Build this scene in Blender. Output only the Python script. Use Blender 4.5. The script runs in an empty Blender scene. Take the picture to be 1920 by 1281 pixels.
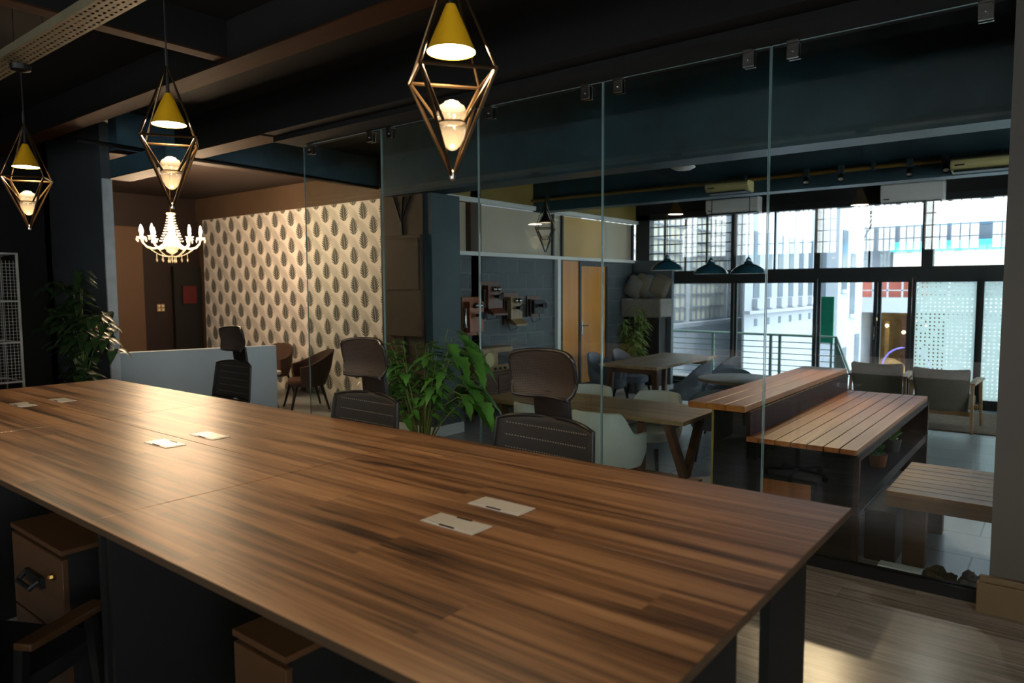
import bpy, bmesh, math, random
from mathutils import Vector, Matrix, Euler
SC = bpy.context.scene
COL = SC.collection
PI = math.pi
K = 0.88            # metres per drawing unit
rnd = random.Random(7)

# ------------------------------------------------------------------ helpers
def lin(r, g, b):
    f = lambda c: (c/255/12.92 if c/255 <= 0.04045 else ((c/255+0.055)/1.055)**2.4)
    return (f(r), f(g), f(b), 1.0)

class X:
    """tiny expression wrapper for math nodes"""
    def __init__(s, nt, sock): s.nt, s.s = nt, sock
    def op(s, o, *a):
        n = s.nt.nodes.new('ShaderNodeMath'); n.operation = o
        for i, v in enumerate((s,)+a):
            if isinstance(v, X): s.nt.links.new(v.s, n.inputs[i])
            else: n.inputs[i].default_value = v
        return X(s.nt, n.outputs[0])
    def __add__(s, o): return s.op('ADD', o)
    __radd__ = __add__
    def __sub__(s, o): return s.op('SUBTRACT', o)
    def __rsub__(s, o): return (s*-1.0)+o
    def __mul__(s, o): return s.op('MULTIPLY', o)
    __rmul__ = __mul__
    def __truediv__(s, o): return s.op('DIVIDE', o)
    def abs(s): return s.op('ABSOLUTE')
    def sin(s): return s.op('SINE')
    def fract(s): return s.op('FRACT')
    def floor(s): return s.op('FLOOR')
    def sqrt(s): return s.op('SQRT')
    def max(s, o): return s.op('MAXIMUM', o)
    def min(s, o): return s.op('MINIMUM', o)
    def clamp(s): return s.max(0.0).min(1.0)
    def lt(s, o): return s.op('LESS_THAN', o)
    def gt(s, o): return s.op('GREATER_THAN', o)
    def pow(s, o): return s.op('POWER', o)

def newmat(name):
    m = bpy.data.materials.new(name); m.use_nodes = True
    nt = m.node_tree
    return m, nt, nt.nodes['Principled BSDF'], nt.nodes['Material Output']

def coords(nt, world=False, scale=(1, 1, 1), rot=(0, 0, 0)):
    tc = nt.nodes.new('ShaderNodeTexCoord')
    out = tc.outputs['Object']
    if world:
        g = nt.nodes.new('ShaderNodeNewGeometry'); out = g.outputs['Position']; scale = tuple(v/K for v in scale)
    mp = nt.nodes.new('ShaderNodeMapping')
    mp.inputs['Scale'].default_value = scale; mp.inputs['Rotation'].default_value = rot
    nt.links.new(out, mp.inputs['Vector'])
    return mp.outputs['Vector']

def sep(nt, vec):
    s = nt.nodes.new('ShaderNodeSeparateXYZ'); nt.links.new(vec, s.inputs[0])
    return X(nt, s.outputs[0]), X(nt, s.outputs[1]), X(nt, s.outputs[2])

def noise(nt, vec, scale, detail=4, rough=0.55, dist=0.0):
    n = nt.nodes.new('ShaderNodeTexNoise'); nt.links.new(vec, n.inputs['Vector'])
    n.inputs['Scale'].default_value = scale; n.inputs['Detail'].default_value = detail
    n.inputs['Roughness'].default_value = rough; n.inputs['Distortion'].default_value = dist
    return X(nt, n.outputs[0])

def ramp(nt, fac, stops):
    r = nt.nodes.new('ShaderNodeValToRGB')
    while len(r.color_ramp.elements) < len(stops): r.color_ramp.elements.new(0.5)
    for e, (p, c) in zip(r.color_ramp.elements, stops): e.position, e.color = p, c
    nt.links.new(fac.s, r.inputs[0]); return r.outputs[0]

def mixc(nt, fac, a, b, mode='MIX'):
    m = nt.nodes.new('ShaderNodeMix'); m.data_type = 'RGBA'; m.blend_type = mode
    if isinstance(fac, X): nt.links.new(fac.s, m.inputs[0])
    else: m.inputs[0].default_value = fac
    for v, i in ((a, 6), (b, 7)):
        if isinstance(v, tuple): m.inputs[i].default_value = v
        else: nt.links.new(v, m.inputs[i])
    return m.outputs[2]

def bump(nt, h, bs, strength=0.3, dist=0.01):
    b = nt.nodes.new('ShaderNodeBump'); b.inputs['Strength'].default_value = strength
    b.inputs['Distance'].default_value = dist
    nt.links.new(h.s, b.inputs['Height']); nt.links.new(b.outputs[0], bs.inputs['Normal'])

def plain(name, c, rough=0.5, metal=0.0, var=0.12, vs=6.0, bmp=0.0, spec=0.5, coat=0.0):
    m, nt, bs, out = newmat(name)
    v = coords(nt)
    n = noise(nt, v, vs, 3)
    d = tuple(x*(1-var) for x in c[:3])+(1,); l = tuple(min(1, x*(1+var)) for x in c[:3])+(1,)
    nt.links.new(ramp(nt, n, [(0.3, d), (0.7, l)]), bs.inputs['Base Color'])
    bs.inputs['Roughness'].default_value = rough; bs.inputs['Metallic'].default_value = metal
    bs.inputs['Specular IOR Level'].default_value = spec
    bs.inputs['Coat Weight'].default_value = coat
    if bmp: bump(nt, noise(nt, v, vs*8, 5), bs, bmp, 0.004)
    return m

def wood(name, stops, axis=0, rough=0.45, world=False, fine=22.0, warp=1.2, bmp=0.05, plank=None, spec=0.5, knots=False):
    """stretched grain along one axis"""
    m, nt, bs, out = newmat(name)
    sc = [fine, fine, fine]; sc[axis] = fine*0.055
    v = coords(nt, world, tuple(sc))
    a = noise(nt, v, 0.35, 5, 0.6, warp)
    b = noise(nt, v, 2.4, 4, 0.65, 0.4)
    f = a*0.72+b*0.28
    if plank:
        # board to board tone: constant value per strip, strips run along the grain
        raw = coords(nt, world)
        xx, yy, zz = sep(nt, raw)
        al, ac = (xx, yy) if axis == 0 else (yy, xx)
        row = (ac/plank[0]).floor()
        seg = ((al/plank[1])+row*0.37).floor()
        h = ((row*12.9898+seg*78.233).sin()*43758.5453).fract()
        f = f+(h-0.5)*plank[2]
    nt.links.new(ramp(nt, f, stops), bs.inputs['Base Color'])
    bs.inputs['Roughness'].default_value = rough
    bs.inputs['Specular IOR Level'].default_value = spec
    if bmp: bump(nt, b, bs, bmp, 0.003)
    return m

def emit(name, c, s):
    m, nt, bs, out = newmat(name)
    nt.nodes.remove(bs)
    e = nt.nodes.new('ShaderNodeEmission'); e.inputs[0].default_value = c; e.inputs[1].default_value = s
    nt.links.new(e.outputs[0], out.inputs[0]); return m

def clearglass(name, tint=(0.93, 0.965, 0.955, 1), f0=0.05, rough=0.0, haze=0.0, hazec=(0.8, 0.9, 0.88, 1)):
    """architectural pane: lets light straight through, mirrors more at grazing angles"""
    m, nt, bs, out = newmat(name); nt.nodes.remove(bs)
    t = nt.nodes.new('ShaderNodeBsdfTransparent'); t.inputs[0].default_value = tint
    g = nt.nodes.new('ShaderNodeBsdfGlossy'); g.inputs['Roughness'].default_value = rough
    lw = nt.nodes.new('ShaderNodeLayerWeight'); lw.inputs[0].default_value = 0.5
    fac = X(nt, lw.outputs['Facing']).pow(5.0)*(1-f0)+f0
    mx = nt.nodes.new('ShaderNodeMixShader'); nt.links.new(fac.s, mx.inputs[0])
    nt.links.new(t.outputs[0], mx.inputs[1]); nt.links.new(g.outputs[0], mx.inputs[2])
    last = mx
    if haze:
        d = nt.nodes.new('ShaderNodeBsdfDiffuse'); d.inputs[0].default_value = hazec
        m2 = nt.nodes.new('ShaderNodeMixShader'); m2.inputs[0].default_value = haze
        nt.links.new(mx.outputs[0], m2.inputs[1]); nt.links.new(d.outputs[0], m2.inputs[2]); last = m2
    nt.links.new(last.outputs[0], out.inputs[0]); return m

# ------------------------------------------------------------------ mesh builder
class MB:
    def __init__(s, o=(0, 0, 0)): s.v, s.f, s.o = [], [], Vector(o)
    def add(s, vs, fs, M=None):
        k = len(s.v)
        for p in vs:
            p = Vector(p)
            if M is not None: p = M @ p
            s.v.append(p-s.o)
        s.f += [tuple(i+k for i in f) for f in fs]; return s
    def bx(s, x0, x1, y0, y1, z0, z1, M=None):
        vs = [(x, y, z) for z in (z0, z1) for y in (y0, y1) for x in (x0, x1)]
        return s.add(vs, [(0, 2, 3, 1), (4, 5, 7, 6), (0, 1, 5, 4), (2, 6, 7, 3), (0, 4, 6, 2), (1, 3, 7, 5)], M)
    def box(s, c, d, M=None):
        return s.bx(c[0]-d[0]/2, c[0]+d[0]/2, c[1]-d[1]/2, c[1]+d[1]/2, c[2]-d[2]/2, c[2]+d[2]/2, M)
    def bar(s, a, b, w, h=None, w2=None, h2=None, up=(0, 0, 1)):
        """rectangular bar from a to b, may taper"""
        a, b = Vector(a), Vector(b); h = h or w; w2 = w2 or w; h2 = h2 or h*(w2/w)
        d = (b-a).normalized(); u = Vector(up)
        if abs(d.dot(u)) > 0.98: u = Vector((0, 1, 0))
        x = d.cross(u).normalized(); y = x.cross(d).normalized()
        vs = [a+x*i*w/2+y*j*h/2 for i, j in ((-1, -1), (1, -1), (1, 1), (-1, 1))]+[b+x*i*w2/2+y*j*h2/2 for i, j in ((-1, -1), (1, -1), (1, 1), (-1, 1))]
        return s.add(vs, [(3, 2, 1, 0), (4, 5, 6, 7), (0, 1, 5, 4), (1, 2, 6, 5), (2, 3, 7, 6), (3, 0, 4, 7)])
    def tube(s, pts, r, n=8, cap=True):
        pts = [Vector(p) for p in pts]; rs = r if isinstance(r, (list, tuple)) else [r]*len(pts)
        vs, fs = [], []; ref = None
        for i, p in enumerate(pts):
            d = (pts[min(i+1, len(pts)-1)]-pts[max(i-1, 0)]).normalized()
            if ref is None:
                ref = Vector((0, 0, 1)) if abs(d.z) < 0.9 else Vector((1, 0, 0))
            x = d.cross(ref).normalized(); y = d.cross(x).normalized(); ref = -y if False else ref
            for k in range(n):
                a = 2*PI*k/n; vs.append(p+(x*math.cos(a)+y*math.sin(a))*rs[i])
        for i in range(len(pts)-1):
            for k in range(n):
                k2 = (k+1) % n; fs.append((i*n+k, i*n+k2, (i+1)*n+k2, (i+1)*n+k))
        if cap: fs += [tuple(reversed(range(n))), tuple(range((len(pts)-1)*n, len(pts)*n))]
        return s.add(vs, fs)
    def lathe(s, prof, n=24, c=(0, 0, 0), M=None, cap=True):
        vs, fs = [], []
        for r, z in prof:
            for k in range(n):
                a = 2*PI*k/n; vs.append((c[0]+r*math.cos(a), c[1]+r*math.sin(a), c[2]+z))
        for i in range(len(prof)-1):
            for k in range(n):
                k2 = (k+1) % n; fs.append((i*n+k, i*n+k2, (i+1)*n+k2, (i+1)*n+k))
        if cap: fs += [tuple(reversed(range(n))), tuple(range((len(prof)-1)*n, len(prof)*n))]
        return s.add(vs, fs, M)
    def prism(s, poly, y0, y1, plane='XZ', M=None):
        n = len(poly)
        if plane == 'XZ': P = lambda p, d: (p[0], d, p[1])
        elif plane == 'YZ': P = lambda p, d: (d, p[0], p[1])
        else: P = lambda p, d: (p[0], p[1], d)
        vs = [P(p, y0) for p in poly]+[P(p, y1) for p in poly]
        fs = [tuple(range(n)), tuple(reversed(range(n, 2*n)))]+[(i, i+n, (i+1) % n+n, (i+1) % n) for i in range(n)]
        return s.add(vs, fs, M)
    def ball(s, c, r, n=10, sz=1.0):
        m = n//2
        return s.lathe([(max(1e-4, r*math.sin(PI*i/m)), -r*sz*math.cos(PI*i/m)) for i in range(m+1)], n, c, cap=False)
    def grid(s, P, nu, nv, thick=None, closed=False):
        """surface P(u,v)->point; thick: offset function/number along normals for a solid"""
        vs = [Vector(P(i/nu, j/nv)) for j in range(nv+1) for i in range(nu+1)]
        fs = [(j*(nu+1)+i, j*(nu+1)+i+1, (j+1)*(nu+1)+i+1, (j+1)*(nu+1)+i) for j in range(nv) for i in range(nu)]
        return s.add(vs, fs)
    def build(s, name, mat, parent=None, smooth=False, bevel=0.0, solid=0.0, sub=0, angle=40):
        me = bpy.data.meshes.new(name)
        me.from_pydata([tuple(p) for p in s.v], [], s.f)
        bm = bmesh.new(); bm.from_mesh(me); bmesh.ops.recalc_face_normals(bm, faces=bm.faces); bm.to_mesh(me); bm.free()
        for mm in (mat if isinstance(mat, (list, tuple)) else [mat]): me.materials.append(mm)
        o = bpy.data.objects.new(name, me); COL.objects.link(o)
        if parent is None: o.location = s.o
        if parent is not None: o.parent = parent
        if smooth:
            me.polygons.foreach_set('use_smooth', [True]*len(me.polygons))
            try: me.set_sharp_from_angle(angle=math.radians(angle))
            except Exception: pass
        if solid:
            md = o.modifiers.new('Solid', 'SOLIDIFY'); md.thickness = solid; md.offset = 0
        if sub:
            md = o.modifiers.new('Sub', 'SUBSURF'); md.levels = md.render_levels = sub
        if bevel:
            md = o.modifiers.new('Bev', 'BEVEL'); md.width = bevel; md.segments = 2; md.limit_method = 'ANGLE'
        return o

def tag(o, label=None, cat=None, group=None, kind=None):
    if label: o['label'] = label
    if cat: o['category'] = cat
    if group: o['group'] = group
    if kind: o['kind'] = kind
    return o

def thing(name, label, cat, loc=(0, 0, 0), rz=0.0, group=None):
    o = bpy.data.objects.new(name, None); COL.objects.link(o)
    o.empty_display_size = 0.1
    o.location = loc; o.rotation_euler = (0, 0, rz)
    return tag(o, label, cat, group)

def dup(root, loc=None, rz=None, label=None, group=None, scale=None):
    """copy of a thing, its parts and their sub-parts"""
    r = root.copy(); COL.objects.link(r)
    if loc is not None: r.location = loc
    if rz is not None: r.rotation_euler = (0, 0, rz)
    if scale: r.scale = scale
    if label: r['label'] = label
    if group: r['group'] = group
    def kids(src, dst):
        for ch in [c for c in src.children]:
            d = ch.copy(); COL.objects.link(d); d.parent = dst; kids(ch, d)
    kids(root, r)
    return r

def struct(name, mb, mat, label=None, **k):
    o = mb.build(name, mat, **k); o['kind'] = 'structure'
    if label: o['label'] = label
    return o

EXPOSURE, SKY_FRONT, SKY_BACK, SUN = 0.0, 1.5, 19.0, 2.6
# ------------------------------------------------------------------ materials
M = {}
m, nt, bs, out = newmat('desk_walnut_laminate')
raw = coords(nt, True); xx, yy, zz = sep(nt, raw)
row = (yy/0.2005).floor(); seg = ((xx/1.25)+row*0.37).floor()
h = ((row*12.9898+seg*78.233).sin()*43758.5453).fract()
cb = nt.nodes.new('ShaderNodeCombineXYZ')
nt.links.new((xx*0.42+h*0.35).s, cb.inputs[0]); nt.links.new((yy*13.0+h*0.0).s, cb.inputs[1]); nt.links.new(h.s, cb.inputs[2])
g1 = noise(nt, cb.outputs[0], 1.0, 6, 0.62, 0.7)
cb2 = nt.nodes.new('ShaderNodeCombineXYZ')
nt.links.new((xx*0.3+h*0.3).s, cb2.inputs[0]); nt.links.new((yy*9.0).s, cb2.inputs[1])
g2 = noise(nt, cb2.outputs[0], 1.0, 3, 0.5, 1.2)
cb3 = nt.nodes.new('ShaderNodeCombineXYZ')
nt.links.new((xx*3.0).s, cb3.inputs[0]); nt.links.new((yy*120.0).s, cb3.inputs[1])
g3 = noise(nt, cb3.outputs[0], 1.0, 3, 0.6)
streak = ((g2-0.5).abs()*-9.0+1.0).clamp()*0.13
f = g1*0.75+g3*0.25+(h-0.5)*0.03-streak
nt.links.new(ramp(nt, f, [(0.26, lin(42, 28, 18)), (0.37, lin(96, 67, 43)), (0.50, lin(134, 98, 66)), (0.66, lin(164, 126, 90))]), bs.inputs['Base Color'])
bs.inputs['Roughness'].default_value = 0.36
bump(nt, g3, bs, 0.02, 0.002)
M['desk'] = m
M['desk_edge'] = wood('desk_edge_band', [(0.3, lin(56, 41, 27)), (0.7, lin(84, 63, 42))], 0, 0.45, True, 18.0)
M['plank_bar'] = wood('reclaimed_pine', [(0.25, lin(112, 58, 22)), (0.5, lin(170, 98, 44)), (0.75, lin(204, 136, 72))], 1, 0.45, False, 14.0, 1.2, 0.12, (0.1, 3.0, 0.16))
M['plank_top'] = wood('oiled_pine_top', [(0.25, lin(126, 68, 20)), (0.5, lin(186, 114, 42)), (0.75, lin(216, 150, 70))], 1, 0.4, False, 12.0, 1.2, 0.1, (0.12, 2.0, 0.1))
M['plank_bench'] = wood('weathered_pine', [(0.25, lin(74, 44, 10)), (0.5, lin(138, 92, 26)), (0.75, lin(168, 122, 44))], 0, 0.5, False, 14.0, 1.3, 0.12, (0.1, 3.0, 0.14))
M['red_wood'] = wood('dark_red_stained_wood', [(0.3, lin(34, 14, 9)), (0.7, lin(66, 31, 19))], 1, 0.6, False, 14.0, spec=0.25)
M['dark_wood'] = wood('dark_brown_wood', [(0.3, lin(18, 11, 6)), (0.7, lin(38, 24, 14))], 2, 0.6, False, 14.0, spec=0.25)
M['dark_steel'] = plain('dark_steel_sheet', lin(15, 13, 10), 0.5, 0.0, 0.2, 5, spec=0.2)
M['orange_wood'] = wood('orange_plank', [(0.3, lin(116, 62, 24)), (0.7, lin(176, 106, 50))], 2, 0.5, False, 12.0)
M['table_oak'] = wood('rustic_oak', [(0.25, lin(108, 88, 58)), (0.5, lin(160, 134, 94)), (0.75, lin(192, 166, 122))], 0, 0.45, False, 12.0, 1.2, 0.08, (0.19, 2.4, 0.1))
M['table_oak_y'] = wood('rustic_oak_lengthwise', [(0.25, lin(104, 80, 54)), (0.5, lin(156, 124, 88)), (0.75, lin(186, 156, 116))], 1, 0.4, False, 12.0, 1.2, 0.08, (0.19, 2.4, 0.1))
M['leg_oak'] = wood('brown_stained_leg', [(0.3, lin(74, 48, 32)), (0.7, lin(118, 80, 54))], 2, 0.5, False, 12.0)
M['bench_leg'] = wood('dark_pine_leg', [(0.3, lin(48, 30, 10)), (0.7, lin(86, 56, 22))], 2, 0.6, False, 12.0, spec=0.3)
M['pine_frame'] = wood('armchair_beech', [(0.3, lin(140, 100, 60)), (0.7, lin(186, 146, 98))], 2, 0.45, False, 14.0)
M['door_oak'] = wood('honey_oak_door', [(0.25, lin(190, 118, 34)), (0.5, lin(222, 148, 52)), (0.8, lin(240, 176, 80))], 2, 0.35, False, 9.0)
M['cab_wood'] = wood('pedestal_oak', [(0.25, lin(44, 27, 13)), (0.5, lin(74, 46, 22)), (0.8, lin(94, 62, 33))], 0, 0.45, False, 14.0)
M['old_wood'] = wood('antique_mahogany', [(0.3, lin(70, 38, 24)), (0.7, lin(122, 74, 48))], 2, 0.4, False, 14.0)
M['old_wood_orange'] = wood('antique_walnut', [(0.3, lin(118, 56, 24)), (0.7, lin(176, 98, 48))], 2, 0.4, False, 14.0)
M['old_wood_pale'] = wood('antique_oak', [(0.3, lin(120, 96, 64)), (0.7, lin(168, 140, 98))], 2, 0.4, False, 14.0)
M['black'] = plain('black_paint', lin(11, 11, 10), 0.5, 0, 0.2, 4)
M['ceil'] = plain('black_ceiling_paint', lin(11, 12, 12), 0.85, 0, 0.25, 2, 0.15)
M['soffit'] = wood('warm_lit_soffit', [(0.3, lin(62, 34, 16)), (0.7, lin(90, 53, 28))], 0, 0.7, False, 10.0, spec=0.15)  # warm lamp bounce on the beam undersides put into this brown
M['soffit_dark'] = wood('warm_lit_soffit_dark', [(0.3, lin(40, 22, 10)), (0.7, lin(60, 35, 18))], 0, 0.7, False, 10.0, spec=0.15)  # darker copy for undersides near the chandelier, same painted warmth
M['beam'] = plain('charcoal_beam_paint', lin(46, 42, 38), 0.6, 0, 0.25, 3, 0.25)
M['blue_beam'] = plain('petrol_blue_paint', lin(44, 74, 84), 0.42, 0, 0.3, 2.2, 0.3)
M['blue_light'] = plain('dusty_blue_paint', lin(74, 108, 124), 0.5, 0, 0.2, 3, 0.2)
M['end_white'] = plain('cool_white_paint', lin(224, 238, 246), 0.5)
M['blue_col'] = plain('slate_blue_paint', lin(54, 74, 80), 0.5, 0, 0.12, 3, 0.15)
M['greyblue'] = plain('pale_slate_wall_paint', lin(192, 210, 220), 0.6, 0, 0.05, 1.5, 0.06)
M['wall_dark'] = plain('slate_wall_paint', lin(84, 92, 97), 0.6, 0, 0.12, 2, 0.12)
M['void'] = plain('near_black_wall_paint', lin(14, 15, 15), 0.7, 0, 0.15, 2)
M['brown_wall'] = plain('brown_wall_paint', lin(80, 62, 46), 0.65, 0, 0.1, 2, 0.1)
M['tan_wall'] = plain('tan_wall_paint', lin(92, 68, 50), 0.65, 0, 0.05, 2)
M['maroon'] = plain('maroon_wall_paint', lin(34, 20, 16), 0.65, 0, 0.1, 2)
M['olive'] = plain('olive_ceiling_paint', lin(150, 130, 66), 0.6, 0, 0.12, 3, 0.1)
M['pier'] = plain('taupe_pier_paint', lin(92, 86, 78), 0.6, 0, 0.06, 2, 0.08)
M['skirt_cream'] = plain('cream_skirting_paint', lin(116, 96, 66), 0.5, 0, 0.05, 3)
M['skirt_white'] = plain('white_skirting_paint', lin(226, 230, 226), 0.45, 0, 0.03, 3)
M['white'] = plain('white_plastic', lin(226, 228, 226), 0.35, 0, 0.02, 3)
M['cream_plastic'] = plain('cream_plastic', lin(196, 186, 130), 0.4, 0, 0.03, 3)
M['yellow_cone'] = plain('mustard_lacquer', lin(214, 160, 22), 0.4, 0, 0.05, 4)
M['bronze'] = plain('bronze_tube', lin(82, 64, 42), 0.3, 0.85, 0.1, 8)
M['steel'] = plain('brushed_steel', lin(170, 168, 162), 0.25, 1.0, 0.06, 9)
M['brass'] = plain('aged_brass', lin(190, 150, 80), 0.3, 1.0, 0.1, 9)
M['grey_frame'] = plain('charcoal_aluminium', lin(44, 47, 48), 0.45, 0.2, 0.1, 4)
M['blue_enamel'] = plain('petrol_enamel', lin(40, 82, 98), 0.22, 0.0, 0.06, 4, coat=0.5)
M['cable'] = plain('black_cable', lin(16, 16, 16), 0.6)
M['mesh_black'] = plain('black_nylon', lin(15, 14, 13), 0.6)
M['chair_plastic'] = plain('black_chair_plastic', lin(15, 15, 14), 0.42)
M['white_leather'] = plain('white_leatherette', lin(206, 214, 204), 0.42, 0, 0.03, 4)
M['grey_fabric'] = plain('slate_grey_fabric', lin(112, 122, 134), 0.85, 0, 0.1, 30, 0.15)
M['dark_fabric'] = plain('dark_brown_fabric', lin(74, 54, 44), 0.85, 0, 0.1, 30, 0.15)
M['seat_brown'] = plain('brown_fabric', lin(84, 58, 44), 0.85, 0, 0.1, 30, 0.15)
M['taupe_fabric'] = plain('taupe_fabric', lin(116, 108, 94), 0.85, 0, 0.08, 30, 0.15)
M['cushion_grey'] = plain('grey_cushion_fabric', lin(120, 116, 110), 0.9, 0, 0.2, 40, 0.2)
M['leaf'] = plain('green_leaf', lin(76, 130, 54), 0.36, 0, 0.35, 7)
M['leaf_dark'] = plain('deep_green_leaf', lin(50, 78, 44), 0.38, 0, 0.35, 7)
M['leaf_yel'] = plain('bamboo_leaf', lin(110, 132, 60), 0.45, 0, 0.3, 7)
M['stem'] = plain('green_stem', lin(104, 122, 62), 0.5)
M['soil'] = plain('potting_soil', lin(46, 36, 28), 0.95, 0, 0.3, 30, 0.4)
M['pot'] = plain('charcoal_planter', lin(70, 72, 72), 0.55)
M['white_wire'] = plain('white_wire', lin(214, 214, 206), 0.4)
M['grommet'] = plain('silver_plastic', lin(196, 194, 186), 0.3, 0.15, 0.03, 6)
M['rug'] = plain('brown_rug', lin(124, 104, 84), 0.95, 0, 0.25, 20, 0.3)
M['paper'] = plain('white_card', lin(210, 224, 226), 0.6)
M['bag'] = plain('grey_canvas', lin(62, 66, 68), 0.8, 0, 0.2, 14, 0.3)
M['bag_olive'] = plain('olive_canvas', lin(66, 62, 40), 0.8, 0, 0.3, 14, 0.3)
M['red_sign'] = plain('red_sign_face', lin(84, 12, 14), 0.5)
M['glass'] = clearglass('clear_partition_glass', f0=0.075)
M['glass_win'] = clearglass('window_glass', (0.96, 0.98, 0.98, 1), 0.04)
M['glass_edge'] = plain('polished_glass_edge', lin(140, 168, 168), 0.15)
M['lamp_disc'] = emit('pendant_diffuser', (1.0, 0.74, 0.46, 1), 320.0)
M['lamp_disc_dim'] = emit('dimmed_diffuser', (1.0, 0.72, 0.45, 1), 1.3)
M['bulb'] = emit('candle_bulb', (1.0, 0.70, 0.42, 1), 1000.0)
M['shop_lamp'] = emit('shop_lamp', (1.0, 0.75, 0.42, 1), 14.0)

def crystal(name, tint, glow=0.35):
    m, nt, bs, out = newmat(name); nt.nodes.remove(bs)
    t = nt.nodes.new('ShaderNodeBsdfTransparent'); t.inputs[0].default_value = tint
    g = nt.nodes.new('ShaderNodeBsdfGlossy'); g.inputs['Roughness'].default_value = 0.08
    d = nt.nodes.new('ShaderNodeBsdfTranslucent'); d.inputs[0].default_value = (0.95, 0.9, 0.8, 1)
    d2 = nt.nodes.new('ShaderNodeBsdfDiffuse'); d2.inputs[0].default_value = (0.95, 0.9, 0.8, 1)
    lw = nt.nodes.new('ShaderNodeLayerWeight'); lw.inputs[0].default_value = 0.5
    fac = X(nt, lw.outputs['Facing']).pow(2.0)*0.6+0.08
    a = nt.nodes.new('ShaderNodeMixShader'); a.inputs[0].default_value = 0.5
    nt.links.new(d.outputs[0], a.inputs[1]); nt.links.new(d2.outputs[0], a.inputs[2])
    b = nt.nodes.new('ShaderNodeMixShader'); b.inputs[0].default_value = glow
    nt.links.new(t.outputs[0], b.inputs[1]); nt.links.new(a.outputs[0], b.inputs[2])
    c = nt.nodes.new('ShaderNodeMixShader'); nt.links.new(fac.s, c.inputs[0])
    nt.links.new(b.outputs[0], c.inputs[1]); nt.links.new(g.outputs[0], c.inputs[2])
    nt.links.new(c.outputs[0], out.inputs[0]); return m
M['acorn'] = crystal('acorn_glass', (1.0, 0.93, 0.8, 1), 0.2)
M['crystal'] = crystal('chandelier_crystal', (1, 0.96, 0.9, 1), 0.55)

def brick_like(name, c1, c2, mortar, w, h, msize, rough, axes=(0, 1), off=0.5, bmp=0.3, world=True, var=0.0):
    m, nt, bs, out = newmat(name)
    v = coords(nt, world)
    x = sep(nt, v); cb = nt.nodes.new('ShaderNodeCombineXYZ')
    nt.links.new(x[axes[0]].s, cb.inputs[0]); nt.links.new(x[axes[1]].s, cb.inputs[1])
    b = nt.nodes.new('ShaderNodeTexBrick'); nt.links.new(cb.outputs[0], b.inputs['Vector'])
    b.offset = off
    b.inputs['Color1'].default_value = c1; b.inputs['Color2'].default_value = c2; b.inputs['Mortar'].default_value = mortar
    b.inputs['Scale'].default_value = 1.0; b.inputs['Brick Width'].default_value = w; b.inputs['Row Height'].default_value = h
    b.inputs['Mortar Size'].default_value = msize; b.inputs['Mortar Smooth'].default_value = 0.3
    n = noise(nt, v, 3.0, 5)
    c = mixc(nt, n*var, b.outputs[0], (0.02, 0.02, 0.02, 1)) if var else b.outputs[0]
    nt.links.new(c, bs.inputs['Base Color']); bs.inputs['Roughness'].default_value = rough
    if bmp: bump(nt, X(nt, b.outputs['Fac'])*-1.0+n*0.15, bs, bmp, 0.01)
    return m
M['brick'] = brick_like('painted_block_wall', lin(82, 90, 94), lin(74, 84, 90), lin(100, 106, 110), 0.42, 0.21, 0.012, 0.6, (1, 2), 0.5, 0.5)
M['tile'] = brick_like('pale_stone_tile', lin(188, 194, 196), lin(174, 182, 186), lin(100, 104, 104), 1.2, 0.47, 0.006, 0.3, (0, 1), 0.35, 0.1, True, 0.35)

# office floor: greyed oak boards running along the room
m, nt, bs, out = newmat('greyed_oak_boards')
v = coords(nt, True, (1.2, 20, 1)); a = noise(nt, v, 1.6, 6, 0.7, 0.6)
raw = coords(nt, True); xx, yy, zz = sep(nt, raw)
row = (yy/0.14).floor(); h = ((row*12.9898+((xx/1.3)+row*0.37).floor()*78.233).sin()*43758.5453).fract()
e = ((yy/0.14).fract()-0.5).abs().gt(0.485)
c = ramp(nt, a+(h-0.5)*0.14, [(0.25, lin(104, 96, 86)), (0.5, lin(152, 144, 134)), (0.75, lin(186, 180, 170))])
c = mixc(nt, e*0.5, c, (0.03, 0.025, 0.02, 1))
nt.links.new(c, bs.inputs['Base Color']); bs.inputs['Roughness'].default_value = 0.24; bs.inputs['Specular IOR Level'].default_value = 0.5
bump(nt, a, bs, 0.05, 0.003)
M['boards'] = m

# wallpaper: rows of dark monstera leaves over faint grey palm fronds
m, nt, bs, out = newmat('leaf_wallpaper')
raw = coords(nt); ux, uy, uz = sep(nt, raw)
PU, PV = 0.455, 0.44
def leafmask(ou, ov, rot, L, W):
    u0 = ((ux/PU+ou).fract()-0.5)*PU; v0 = ((uz/PV+ov).fract()-0.5)*PV
    cs, sn = math.cos(rot), math.sin(rot)
    u = u0*cs+v0*sn; w = v0*cs-u0*sn
    t = w*(1/L); au = u.abs()
    lobe = ((w-au*0.75)*(PI/0.040)).sin().abs()
    width = (1.0-t*t).max(0.0).pow(0.75)*(1.0-t*0.3)*W
    mask = ((width*(lobe*0.65+0.42)-au)*200.0).clamp()
    rib = au.lt(0.004)
    return mask*(1.0-rib*0.6)
dark = leafmask(0.0, 0.0, 0.12, 0.135, 0.10).max(leafmask(0.5, 0.5, 0.12, 0.135, 0.10))
def frond(ou, ov, rot, L, W):
    u0 = ((ux/PU+ou).fract()-0.5)*PU; v0 = ((uz/PV+ov).fract()-0.5)*PV
    cs, sn = math.cos(rot), math.sin(rot)
    u = u0*cs+v0*sn; w = v0*cs-u0*sn
    t = w*(1/L)
    width = (1.0-t*t).max(0.0).sqrt()*W
    st = (((w+u.abs()*0.9)*(2*PI/0.017)).sin()*0.5+0.5)
    return ((width-u.abs())*22.0).clamp()*(st*0.8+0.2)
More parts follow.
